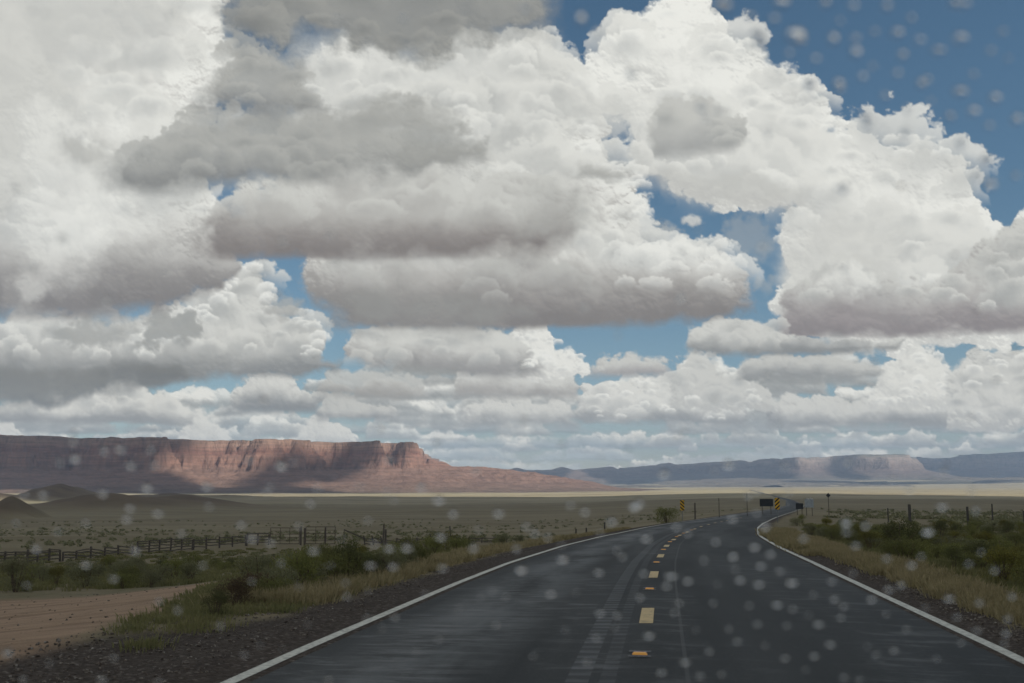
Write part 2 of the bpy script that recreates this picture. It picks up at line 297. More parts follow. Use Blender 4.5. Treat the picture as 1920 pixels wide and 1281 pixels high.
    c([(-300,540),(-300,60),(0,55),(50,70),(85,120),(60,200),(20,230),(40,330),(0,420)], top=212,base=178,R=60,warp=34,puff=22,size=60,seed=109,edge=24,alpha=.75)
    c([(110,290),(120,262),(200,270),(250,290),(220,320),(150,300)], top=186,base=172,R=30,warp=22,puff=18,size=40,seed=110,edge=20,alpha=.6)
    # upper centre: bright wall behind, then grey decks
    c([(540,330),(520,180),(560,80),(700,60),(1000,70),(1060,130),(1050,300),(900,400),(600,420)], top=220,base=178,R=110,warp=34,puff=30,size=80,seed=111,edge=24,contrast=.8,alpha=.96)
    B=[(560,330),(550,190),(580,100),(700,80),(1000,90),(1050,150),(1050,300),(900,380)]; s.lumps(B,18,40,90,305,220,186); s.lumps(B,22,18,45,306,222,190)
    s.lumps([(560,330),(550,190),(580,100),(700,80),(1000,90),(1050,150),(1050,300),(900,380)],34,16,50,406,226,194,alpha=.6)
    c([(370,470),(385,420),(470,350),(600,310),(760,300),(900,320),(1000,345),(1080,370),(1090,420),(1030,470),(880,485),(560,492),(400,490)], top=212,base=138,R=90,warp=28,puff=24,size=80,seed=112,basey=482,bh=95,edge=14,contrast=.7,tint=(6,-1,-3),basesoft=10)
    B=[(400,470),(420,420),(620,330),(900,335),(1060,380),(1060,430),(900,470)]; s.lumps(B,14,40,80,313,210,176,ylim=430,tint=(4,0,-2))
    c([(960,440),(990,350),(1060,335),(1110,380),(1120,430),(1040,450)], top=188,base=168,R=50,warp=20,puff=18,size=50,seed=113,edge=30,contrast=.4,alpha=.6)
    c([(208,350),(215,318),(262,285),(340,262),(420,230),(520,200),(700,215),(760,250),(900,262),(910,290),(820,305),(700,330),(500,335),(380,350),(300,362)], top=184,base=142,R=60,warp=36,puff=18,size=70,seed=114,edge=16,contrast=0.9,basey=358,bh=70,tint=(0,0,0),alpha=.93)
    s.lumps([(230,345),(300,275),(520,215),(700,230),(880,270),(700,320),(380,345)],22,26,60,320,186,150,alpha=.7)
    c([(380,200),(400,160),(440,95),(500,85),(550,105),(590,170),(610,205),(500,215)], top=182,base=146,R=50,warp=34,puff=14,size=50,seed=115,edge=12,contrast=0.9,alpha=.94,basey=215,bh=50)
    s.lumps([(400,195),(445,110),(500,95),(550,120),(595,200)],10,22,48,321,188,152,alpha=.7)
    c([(650,235),(680,195),(750,190),(830,200),(870,235),(760,245)], top=178,base=146,R=30,warp=36,puff=16,size=40,seed=116,edge=16,contrast=0.8,alpha=.85)
    c([(740,300),(770,275),(860,265),(900,280),(840,305)], top=172,base=142,R=30,warp=30,puff=12,size=40,seed=117,edge=16,contrast=.4,alpha=.8)
    c([(440,60),(430,0),(420,-200),(1100,-200),(1040,0),(1030,40),(960,70),(860,85),(800,105),(740,90),(600,80),(520,70),(470,62)], top=162,base=120,R=60,warp=44,puff=20,size=80,seed=118,edge=20,contrast=0.9,alpha=.95,tint=(-2,0,3))
    s.lumps([(470,50),(440,-60),(1020,-60),(1010,30),(820,80),(560,60)],22,30,70,322,166,128,alpha=.7)
    c([(1060,170),(1100,200),(1110,250),(1140,260),(1170,210),(1150,200),(1120,160)], top=215,base=195,R=30,warp=40,puff=22,size=20,seed=119,edge=14,alpha=.5,wisp=.8)

# ------------------------------------------------------------------ object helpers
def tag(o, label=None, cat=None, group=None, kind=None):
    if label: o['label'] = label
    if cat: o['category'] = cat
    if group: o['group'] = group
    if kind: o['kind'] = kind
    return o
def mesh_obj(name, V, F, mat=None, parent=None, smooth=False):
    me = bpy.data.meshes.new(name)
    V = np.asarray(V, np.float32); F = np.asarray(F, np.int32)
    me.vertices.add(len(V)); me.vertices.foreach_set('co', V.ravel())
    k = F.shape[1]
    me.loops.add(F.size); me.loops.foreach_set('vertex_index', F.ravel())
    me.polygons.add(len(F)); me.polygons.foreach_set('loop_start', np.arange(0, F.size, k, dtype=np.int32))
    me.update(calc_edges=True)
    if smooth: me.polygons.foreach_set('use_smooth', np.ones(len(F), bool))
    o = bpy.data.objects.new(name, me); col.objects.link(o)
    if mat: me.materials.append(mat)
    if parent: o.parent = parent
    return o
def grid_faces(nr, nc):
    i = np.arange((nr-1)*(nc-1)); r = i//(nc-1); c = i % (nc-1); a = r*nc+c
    return np.stack([a, a+1, a+nc+1, a+nc], 1)
def add_attr(me, name, data, kind='FLOAT'):
    at = me.attributes.new(name, kind, 'POINT')
    at.data.foreach_set('value' if kind == 'FLOAT' else 'color', np.asarray(data, np.float32).ravel())
def bm_obj(name, bm, mat, parent=None, smooth=False):
    me = bpy.data.meshes.new(name); bm.to_mesh(me); bm.free()
    if smooth: me.polygons.foreach_set('use_smooth', [True]*len(me.polygons))
    me.materials.append(mat)
    o = bpy.data.objects.new(name, me); col.objects.link(o)
    if parent: o.parent = parent
    return o
def empty(name, loc, rz=0):
    o = bpy.data.objects.new(name, None); col.objects.link(o); o.location = loc; o.rotation_euler.z = rz
    o.empty_display_size = .2
    return o
def copy_tree(o, loc, rz=0, sc=1.0):
    c = o.copy(); col.objects.link(c); c.location = loc; c.rotation_euler.z = rz
    c.scale = (sc, sc, sc) if not isinstance(sc, tuple) else sc
    for ch in list(o.children):
        d = ch.copy(); col.objects.link(d); d.parent = c
        for g in list(ch.children):
            e = g.copy(); col.objects.link(e); e.parent = d
    return c
def beam(bm, p, q, w, h=None, jitter=0.0, seg=1):
    """a squared timber (or tube when h is None) between two points"""
    p = Vector(p); q = Vector(q); d = (q-p); L = d.length; d.normalize()
    up = Vector((0, 0, 1)) if abs(d.z) < .9 else Vector((0, 1, 0))
    sx = d.cross(up).normalized(); sy = sx.cross(d).normalized()
    n = 4 if h is not None else 8
    rings = []
    for k in range(seg+1):
        t = k/seg; c = p + (q-p)*t
        if 0 < k < seg: c = c + Vector((random.uniform(-1, 1), random.uniform(-1, 1), random.uniform(-1, 1)))*jitter
        vs = []
        for i in range(n):
            a = 2*math.pi*(i+.5)/n
            if h is not None: o = sx*(w*.5*(1 if math.cos(a) > 0 else -1)) + sy*(h*.5*(1 if math.sin(a) > 0 else -1))
            else: o = sx*(w*.5*math.cos(a)) + sy*(w*.5*math.sin(a))
            vs.append(bm.verts.new(c+o))
        rings.append(vs)
    for a, b in zip(rings, rings[1:]):
        for i in range(n): bm.faces.new((a[i], a[(i+1) % n], b[(i+1) % n], b[i]))
    bm.faces.new(rings[0][::-1]); bm.faces.new(rings[-1])

# ------------------------------------------------------------------ materials
def new_mat(name):
    m = bpy.data.materials.new(name); m.use_nodes = True; nt = m.node_tree; nt.nodes.clear()
    return m, nt, nt.nodes, nt.links
class NB:
    """tiny node builder"""
    def __init__(s, name):
        s.m, s.nt, s.n, s.l = new_mat(name)
    def node(s, t, **kw):
        n = s.n.new(t)
        for k, v in kw.items():
            if k.startswith('i_'):
                key = k[2:]; key = int(key) if key.isdigit() else key.replace('_', ' ')
                s.set(n.inputs[key], v)
            else: setattr(n, k, v)
        return n
    def set(s, inp, v):
        if hasattr(v, 'is_output') or isinstance(v, bpy.types.NodeSocket): s.l.new(v, inp)
        else:
            if isinstance(v, (tuple, list)) and len(v) == 3 and inp.type == 'RGBA': v = tuple(v)+(1,)
            inp.default_value = v
    def coord(s, kind='Object'): return s.node('ShaderNodeTexCoord').outputs[kind]
    def mapping(s, v, sc): return s.node('ShaderNodeMapping', i_Vector=v, i_Scale=sc).outputs[0]
    def noise(s, v, scale, detail=5, rough=.55, dist=0):
        n = s.node('ShaderNodeTexNoise', i_Vector=v, i_Scale=scale, i_Detail=detail, i_Roughness=rough, i_Distortion=dist)
        return n.outputs['Fac']
    def ramp(s, f, pts, interp='LINEAR'):
        r = s.node('ShaderNodeValToRGB', i_Fac=f); e = r.color_ramp; e.interpolation = interp
        while len(e.elements) < len(pts): e.elements.new(.5)
        for el, (p, c) in zip(e.elements, pts):
            el.position = p; el.color = (c, c, c, 1) if not isinstance(c, (tuple, list)) else tuple(c)+(1,)
        return r.outputs[0]
    def math(s, op, a, b=0.0, c=None):
        n = s.node('ShaderNodeMath', operation=op); s.set(n.inputs[0], a); s.set(n.inputs[1], b)
        if c is not None: s.set(n.inputs[2], c)
        return n.outputs[0]
    def mix(s, f, a, b, blend='MIX'):
        n = s.node('ShaderNodeMix', data_type='RGBA', blend_type=blend)
        s.set(n.inputs[0], f); s.set(n.inputs[6], a); s.set(n.inputs[7], b); return n.outputs[2]
    def attr(s, name): return s.node('ShaderNodeAttribute', attribute_name=name)
    def bump(s, h, strength=.5, dist=.05): return s.node('ShaderNodeBump', i_Height=h, i_Strength=strength, i_Distance=dist).outputs[0]
    def principled(s, color, rough=.9, normal=None, spec=.3, metal=0.0):
        p = s.node('ShaderNodeBsdfPrincipled')
        s.set(p.inputs['Base Color'], color); s.set(p.inputs['Roughness'], rough); s.set(p.inputs['Metallic'], metal)
        s.set(p.inputs['Specular IOR Level'], spec)
        if normal is not None: s.set(p.inputs['Normal'], normal)
        return p.outputs[0]
    def out(s, sh, vol=None):
        o = s.node('ShaderNodeOutputMaterial')
        if sh is not None: s.l.new(sh, o.inputs['Surface'])
        if vol is not None: s.l.new(vol, o.inputs['Volume'])
        return s.m
def simple(name, c, rough=.8, var=.25, scale=8, spec=.3, bump=.2, metal=0.0):
    b = NB(name); v = b.coord(); f = b.noise(v, scale, 6, .6)
    c2 = tuple(x*(1-var) for x in c); c3 = tuple(min(1, x*(1+var)) for x in c)
    colr = b.ramp(f, [(.3, c2), (.7, c3)])
    return b.out(b.principled(colr, rough, b.bump(f, bump, .01), spec, metal))

# ------------------------------------------------------------------ the sky: blue air from the world, cloud bank on a far dome
def to_lin(c):
    c = np.clip(c/255.0, 0, 1); return np.where(c <= .04045, c/12.92, ((c+.055)/1.055)**2.4)
def build_sky():
    az = np.radians(np.arange(-37, 37.01, .052)); el = np.radians(np.arange(36, -1.6, -.052))
    A, E = np.meshgrid(az, el)
    dx = np.cos(E)*np.sin(A); dy = np.cos(E)*np.cos(A); dz = np.sin(E)
    fw = dy*math.cos(PITCH) + dz*math.sin(PITCH); up = -dy*math.sin(PITCH) + dz*math.cos(PITCH)
    U = 960 + FPX*dx/fw; Vv = 640.5 - FPX*up/fw
    s = Sky(U, Vv); cloud_layout(s)
    a = np.clip(s.A, 0, 1); c = s.C/np.maximum(a, 1e-3)[..., None]
    c = np.clip(c, 60, 250)
    c = TONE(c)
    RAD = 15000.0
    P = np.stack([dx*RAD, dy*RAD, dz*RAD], -1).reshape(-1, 3)
    low = np.exp(-np.maximum(np.degrees(E), 0)/3.2)[..., None]*np.array([.50, .36, .16])
    b = NB('sky_clouds')
    at = b.attr('cloud')
    em = b.node('ShaderNodeEmission', i_Color=at.outputs['Color'], i_Strength=1.0).outputs[0]
    tr = b.node('ShaderNodeBsdfTransparent').outputs[0]
    mx = b.node('ShaderNodeMixShader'); b.set(mx.inputs[0], at.outputs['Alpha']); b.l.new(tr, mx.inputs[1]); b.l.new(em, mx.inputs[2])
    m = b.out(mx.outputs[0])
    try: m.cycles.emission_sampling = 'NONE'
    except Exception: pass
    o = mesh_obj('sky', P, grid_faces(*A.shape), m, smooth=True)
    add_attr(o.data, 'cloud', np.concatenate([to_lin(c)*(1+low), a[..., None]], -1), 'FLOAT_COLOR')
    return tag(o, kind='structure')
def TONE(c):
    lum = c.mean(-1, keepdims=True); n = np.interp(lum, [60, 110, 150, 180, 200, 214, 228, 240], [55, 104, 146, 176, 197, 218, 242, 249])
    return np.clip(c*n/lum, 70, 246)*np.array([1.0, 1.0, .985])
build_sky()

# ------------------------------------------------------------------ terrain
RC = np.array([[-60,-8.4],[-30,-4.2],[0,-.12],[10.24,1.38],[18.7,2.66],[24.5,3.6],[35,5.45],[47.3,7.9],[54,9.4],[68,12.8],[82,16.6],[103,22.6],[125,29],[180,46],[260,71],[400,112],[800,220],[1600,400],[3000,700]])
def smooth_curve():
    z = np.linspace(-60, 3000, 12241); x = np.interp(z, RC[:, 0], RC[:, 1])
    k = np.exp(-np.linspace(-2.2, 2.2, 33)**2); k /= k.sum()
    xp = np.concatenate([2*x[0]-x[16:0:-1], x, 2*x[-1]-x[-2:-18:-1]])
    return z, np.convolve(xp, k, 'valid')
CZ, CX = smooth_curve()
def road_x(z): return np.interp(z, CZ, CX)
def road_z(z): return np.interp(z, [-1e4, 3, 11, 18.7, 24.5, 35, 47, 54, 68, 82, 100, 125, 180, 260, 400, 800, 1600, 9000], [0, 0, -.03, -.11, -.19, -.42, -.72, -.9, -1.18, -1.46, -1.85, -2.35, -3.3, -4.6, -6.8, -11, -13.5, -14])
def road_s(X, Y):
    e = 1.0; sl = (road_x(Y+e)-road_x(Y-e))/(2*e)
    return (X-road_x(Y))/np.sqrt(1+sl*sl)
LT = ([0, 12, 20, 30, 50, 80, 105, 200, 400, 1000, 1600, 2200, 3000, 5000, 9500], [.3, .5, .85, 1.2, 2.5, 4.3, 4.6, 7.3, 12, 16.5, 18, 19.5, 20, 18, 10])
RT = ([0, 12, 20, 50, 90, 105, 150, 200, 400, 1000, 2500, 4500, 5200, 5900, 6300, 9500], [.12, .3, .5, 1.2, 2.0, 2.2, 3.0, 4.0, 8, 12, 14, 15, 8, -12, -22, -30])
def ground_z(X, Y):
    r = np.hypot(X, Y)
    a = np.interp(r, *LT); b = np.interp(r, *RT)
    px = 960 + FPX*X/np.maximum(Y, 1.0); px = np.where(Y < 1, np.where(X < 0, -500, 2500), px)
    t = sstep(980, 1420, px); nearw = sstep(0, 4, road_s(X, Y))
    t = np.where(r < 90, nearw, t*sstep(90, 200, r) + nearw*(1-sstep(90, 200, r)))
    d = a*(1-t)+b*t
    s = road_s(X, Y); rz = road_z(Y)
    wl = np.where(s < 0, .12*sstep(3.9, 5.4, -s) + .88*sstep(4.6, 15, -s), .15*sstep(3.8, 4.8, s) + .85*sstep(4.4, 12, s))
    z = rz*(1-wl) - d*wl
    nz = fbm(X/9, Y/9, 211, 4, .5)*.16 + fbm(X/60, Y/60, 215, 3)*.5*sstep(30, 120, r) + fbm(X/500, Y/400, 219, 4)*4.5*sstep(250, 900, r)
    off = np.maximum(sstep(4.2, 6.5, np.abs(s)), 0)
    z = z + nz*off - .05*(1-sstep(3.9, 4.3, np.abs(s)))
    return z
def hill(X, Y, cx, cy, rx, ry, h, p=2.0, rot=0.0):
    dx = X-cx; dy = Y-cy; c, s_ = math.cos(rot), math.sin(rot)
    q = np.hypot((dx*c+dy*s_)/rx, (-dx*s_+dy*c)/ry)
    return h*np.clip(1-q**p, 0, 1) if p < 1.6 else h*np.exp(-q*q*2.2)
def P(px, Z): return ((px-960)/FPX*Z, Z)
def terrain_z(X, Y):
    z = ground_z(X, Y)
    n = fbm(X/45, Y/45, 231, 4, .5); n2 = fbm(X/160, Y/120, 235, 4, .5)
    x0, y0 = P(36, 450); z = z + np.maximum(0, hill(X+n*3, Y, x0, y0, 14.5, 26, 10.5, 1.05))
    x0, y0 = P(-70, 470); z = z + hill(X, Y, x0, y0, 16, 30, 7, 2)
    x0, y0 = P(205, 640); z = z + hill(X+n*8, Y, x0, y0, 70, 60, 8.5+3*n, 2)
    x0, y0 = P(360, 700); z = z + hill(X+n*8, Y, x0, y0, 66, 60, 6.5+3*n, 2)
    x0, y0 = P(118, 1150); z = z + hill(X+n2*12, Y, x0, y0, 55, 90, 19+8*n, 2)
    x0, y0 = P(-30, 1000); z = z + hill(X+n2*12, Y, x0, y0, 60, 90, 13+6*n, 2)
    x0, y0 = P(330, 1250); z = z + hill(X+n2*12, Y, x0, y0, 150, 90, 6+4*n, 2)
    return z

def dirt_mask(X, Y, n):
    far = np.interp(X, [-60, -12.6, -8.2, -7.4, -6.4, -5.8], [22, 24.8, 25.8, 27.8, 31.5, 33]); xb = np.interp(Y, [-60, 9, 12.5, 18, 23, 30, 34], [-3, -4.4, -4.8, -5.9, -6.7, -6.3, -5.6])
    return sstep(-.5, .5, (far-Y)+n*1.0)*sstep(-.35, .35, (xb-X)+n*.6)
def build_ground():
    front = np.radians(np.arange(-52, 52, .16)); rest = np.radians(np.arange(52, 308.1, 4))
    th = np.concatenate([front, rest]); r = [0.0, .6]
    while r[-1] < 9300: r.append(r[-1]*1.024 + (.02 if r[-1] < 8 else 0))
    r = np.array(r)
    T, Rr = np.meshgrid(th, r); X = Rr*np.sin(T); Y = Rr*np.cos(T)
    Z = terrain_z(X, Y)
    nr, nc = X.shape; F = grid_faces(nr, nc)
    i = np.arange(nr-1); F2 = np.stack([i*nc+nc-1, i*nc, (i+1)*nc, (i+1)*nc+nc-1], 1)
    F = np.concatenate([F, F2])[:, ::-1]
    s = road_s(X, Y); rr = np.hypot(X, Y)
    n = fbm(X/2.2, Y/2.2, 251, 4); n1 = fbm(X/7, Y/7, 255, 3)
    left = s < 0
    ge = 4.75 + 1.5*(1-sstep(10, 14, Y)); gravel = np.where(left, 1-sstep(-.25, .3, -s-ge + .5*n), 1-sstep(4.2, 4.7, s + .4*n))
    gravel = gravel*(1-sstep(120, 300, rr))
    # dirt pull-out on the left: a tongue that narrows to a track
    yy = np.clip(Y, 0, 60); 
    dirt = dirt_mask(X, Y, n)
    b = NB('desert_ground'); v = b.coord()
    ga, da, gr = (b.attr(k).outputs['Fac'] for k in ('gravel', 'dirt', 'near'))
    nf = b.noise(v, 55, 4, .7); nm = b.noise(v, 1.2, 6, .6); nl = b.noise(b.mapping(v, (1, 2.4, 1)), .02, 6, .62); nh = b.noise(b.mapping(v, (.35, 2.2, 1)), .0035, 5, .6)
    vor = b.node('ShaderNodeTexVoronoi', i_Vector=v, i_Scale=26.0); peb = vor.outputs['Color']; pebd = vor.outputs['Distance']
    pg = b.node('ShaderNodeSeparateColor', i_Color=peb).outputs[0]
    gcol = b.mix(b.math('MULTIPLY', nm, .8), b.ramp(pg, [(0, (.030, .024, .020)), (.6, (.070, .056, .045)), (.93, (.12, .10, .085)), (1, (.24, .21, .18))]), (.055, .042, .034))
    dcol = b.mix(b.ramp(nf, [(.35, 0.0), (.7, 1.0)]), b.ramp(nm, [(.3, (.23, .148, .092)), (.7, (.33, .22, .142))]), (.40, .29, .20))
    dcol = b.mix(b.ramp(b.noise(b.mapping(v, (.25, 1.6, 1)), 1.1, 5, .6), [(.5, 0.0), (.75, .55)]), dcol, (.11, .068, .042))
    near_c = b.mix(b.ramp(nm, [(.38, 0.0), (.62, 1.0)]), (.20, .165, .105), b.ramp(nf, [(.3, (.09, .088, .045)), (.7, (.21, .18, .11))]))
    far_c = b.ramp(nl, [(.30, (.170, .138, .084)), (.46, (.240, .20, .128)), (.60, (.295, .25, .165)), (.75, (.205, .175, .11))])
    far_c = b.mix(b.ramp(nh, [(.42, 0.0), (.62, .8)]), far_c, (.34, .30, .195))
    far_c = b.mix(b.ramp(b.noise(b.mapping(v, (.3, 3.0, 1)), .012, 4, .6), [(.55, 0.0), (.7, .5)]), far_c, (.10, .095, .06))
    sxy = b.node('ShaderNodeSeparateXYZ', i_Vector=v); rc = b.math('ADD', b.math('ADD', sxy.outputs[1], b.math('MULTIPLY', sxy.outputs[0], -.12)), b.math('MULTIPLY', b.noise(v, .22, 3, .5), 2.2))
    rut = b.ramp(b.math('ABSOLUTE', b.math('SUBTRACT', b.math('FRACT', b.math('MULTIPLY', rc, .42)), .5)), [(.0, 1.0), (.07, .8), (.12, .0)])
    rut = b.math('MULTIPLY', rut, b.ramp(b.noise(v, .6, 4, .6), [(.4, 0.1), (.6, 1.0)]))
    dcol = b.mix(b.math('MULTIPLY', rut, .55), dcol, (.13, .08, .05)); dcol = b.mix(b.ramp(b.noise(v, 3.2, 6, .7), [(.55, 0.0), (.72, .6)]), dcol, (.14, .10, .068))
    c = b.mix(gr, near_c, far_c)
    c = b.mix(b.math('MULTIPLY', b.attr('plain_shade').outputs['Fac'], b.ramp(nl, [(.3, .9), (.6, .55)])), c, (.140, .115, .066))  # cloud-shade band across the plain, painted into the ground colour as darker olive
    hl = b.attr('rust').outputs['Fac']; c = b.mix(b.math('MULTIPLY', hl, b.ramp(nl, [(.3, .5), (.6, 1.0)])), c, b.ramp(b.noise(v, .03, 6, .6), [(.3, (.085, .062, .045)), (.7, (.15, .11, .078))]))
    c = b.mix(da, c, dcol); c = b.mix(ga, c, gcol)
    bh = b.math('ADD', b.math('MULTIPLY', b.math('SUBTRACT', .5, pebd), ga), b.math('MULTIPLY', nf, .5)); bh = b.math('SUBTRACT', bh, b.math('MULTIPLY', b.math('MULTIPLY', rut, da), 1.2))
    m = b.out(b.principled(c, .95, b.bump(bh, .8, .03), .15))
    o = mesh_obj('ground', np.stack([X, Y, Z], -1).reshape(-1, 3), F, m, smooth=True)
    add_attr(o.data, 'gravel', gravel); add_attr(o.data, 'dirt', dirt); add_attr(o.data, 'near', sstep(60, 170, rr + 25*n1))
    add_attr(o.data, 'plain_shade', sstep(60, 120, rr + 20*n1)*(1-sstep(820, 1000, rr + 90*n1)))
    flat = ground_z(X, Y); add_attr(o.data, 'rust', np.clip((Z-flat)/5.0, 0, 1))
    tag(o, kind='structure')
build_ground()

# ------------------------------------------------------------------ mesa and far cliffs (height fields of rock)
def seg_dist(X, Y, pts):
    """distance to a polyline and the height interpolated along it"""
    best = np.full(X.shape, 1e9); hh = np.zeros(X.shape)
    for (x1, y1, h1), (x2, y2, h2) in zip(pts, pts[1:]):
        ex, ey = x2-x1, y2-y1; t = np.clip(((X-x1)*ex+(Y-y1)*ey)/(ex*ex+ey*ey), 0, 1)
        d = np.hypot(X-x1-t*ex, Y-y1-t*ey); k = d < best; best = np.where(k, d, best); hh = np.where(k, h1+(h2-h1)*t, hh)
    return best, hh
def plateau_profile(sd, H, talus_w, cliff_w, frac):
    """sd > 0 on the plateau; a sheer cliff over a concave talus apron"""
    t = np.clip((sd+cliff_w+talus_w)/talus_w, 0, 1); tal = frac*(t**1.9)
    q = np.clip((sd+cliff_w)/cliff_w, 0, 1)
    cl = frac + (1-frac)*(.42*sstep(0, .38, q) + .16*q + .42*sstep(.55, .95, q))
    return H*np.where(sd > -cliff_w, cl, tal)
def rock_mat(name, bands, top, zscale, foot=None):
    b = NB(name); g = b.node('ShaderNodeNewGeometry'); pos = g.outputs['Position']
    v = b.coord(); ht = b.attr('rise').outputs['Fac']
    wv = b.noise(v, .006, 5, .55); fine = b.noise(b.mapping(v, (1, 1, .35)), .05, 8, .68); streak = b.noise(b.mapping(v, (1, 1, .08)), .07, 6, .65)
    f = b.math('ADD', ht, b.math('MULTIPLY', b.math('SUBTRACT', wv, .5), .10))
    f = b.math('ADD', f, b.math('MULTIPLY', b.math('SUBTRACT', fine, .5), .05))
    c = b.ramp(f, bands)
    st = b.ramp(b.noise(b.mapping(v, (.06, .06, 1)), .16, 5, .6), [(.35, .72), (.6, 1.12)])
    c = b.mix(1.0, c, st, 'MULTIPLY')
    c = b.mix(b.ramp(streak, [(.45, 0.0), (.7, .5)]), c, tuple(x*.45 for x in bands[1][1]))
    c = b.mix(b.ramp(fine, [(.5, 0.0), (.72, .45)]), c, (.42, .31, .24))
    nz = b.node('ShaderNodeSeparateXYZ', i_Vector=g.outputs['Normal']).outputs[2]
    flat = b.math('MULTIPLY', b.ramp(nz, [(.90, 0.0), (.985, 1.0)]), b.ramp(ht, [(.7, 0.0), (.9, 1.0)]))
    c = b.mix(flat, c, top); c = b.mix(1.0, c, (.72, .66, .66) if name == 'mesa_rock' else (.9, .92, .95), 'MULTIPLY')
    m = b.out(b.principled(c, .95, b.bump(b.math('ADD', fine, streak), 1.0, 9.0), .1))
    return m
def build_mesa():
    x = np.arange(-2500, 900, 5.5); y = np.arange(1900, 4300, 7.0)
    y = np.concatenate([y[y < 3500], np.arange(3500, 5200, 40.)])
    X, Y = np.meshgrid(x, y)
    poly = [P(772, 3000), (-330, 3500), (-420, 5400), (-4500, 5600), (-4500, 2150), P(-330, 2430), P(-60, 2600), P(60, 2560), P(170, 2730), P(300, 2640), P(335, 2760), P(420, 2800), P(500, 2730), P(585, 2820), P(612, 2930), P(690, 2890), P(704, 2960), P(722, 3040), P(745, 2950)]
    w1 = fbm(X/210, Y/210, 301, 4, .5); w2 = fbm(X/210, Y/210, 307, 4, .5); w3 = fbm(X/42, Y/42, 311, 4, .6); w4 = np.abs(fbm(X/75, Y/75, 317, 4, .55)); w5 = np.abs(fbm(X/24, Y/24, 319, 3, .6))
    sd = poly_sdf(X + 75*w1 + 14*w3, Y + 75*w2, poly) - 46*w4 + 14*w3 - 20*w5
    H = 146 + 4*fbm(X/300, Y/300, 321, 3) + 4*fbm(X/60, Y/90, 323, 3) + 6*sstep(-900, -1700, X)
    h = plateau_profile(sd, H, 520, 46, .43)
    # gullies and spurs running down the talus
    g = np.abs(fbm((X+.35*Y)/64 + w1*.6, Y/260, 331, 4, .6)); on = np.clip((h/H)/.43, 0, 1)*(sd < -40)
    h = h - 24*(.32-g)*on*(1-on*.35) + 5*w3*on
    # the long slope running down to the right of the nose
    pts = [(-330, 3080, 74), (P(800, 3080)[0], 3080, 66), (P(850, 3100)[0], 3100, 50), (P(900, 3120)[0], 3120, 53), (P(940, 3120)[0], 3120, 50), (P(1000, 3160)[0], 3160, 41), (P(1050, 3200)[0], 3200, 30), (P(1100, 3250)[0], 3250, 18), (P(1150, 3300)[0], 3300, -6)]
    d, hr = seg_dist(X + 40*w1, Y + 40*w2, pts)
    gg = np.abs(fbm(X/85 + .5*w2, Y/120, 341, 5, .55))
    spur = np.maximum(hr+16, 0)*np.exp(-(d/(150+1.1*np.maximum(hr, 0)))**1.7) * (1 - .55*gg*np.clip(d/110, 0, 1)) + 7*w3*np.clip(hr/40, 0, 1)*np.exp(-(d/260)**2)
    h = np.maximum(h, 0) ; hm = np.maximum(h, spur) + .25*np.minimum(h, spur)*(h < 60)
    base = ground_z(X, Y)
    m = rock_mat('mesa_rock', [(0.0, (.24, .19, .145)), (.10, (.31, .22, .165)), (.24, (.36, .24, .18)), (.42, (.39, .26, .195)), (.50, (.42, .26, .19)), (.62, (.46, .29, .215)), (.70, (.38, .215, .16)), (.85, (.52, .36, .27)), (.97, (.42, .30, .22))], (.085, .085, .055), 150)
    o = mesh_obj('mesa', np.stack([X, Y, base + hm - 2.5], -1).reshape(-1, 3), grid_faces(*X.shape), m, smooth=False)
    add_attr(o.data, 'rise', np.clip(hm/157, 0, 1))
    tag(o, kind='structure')
build_mesa()
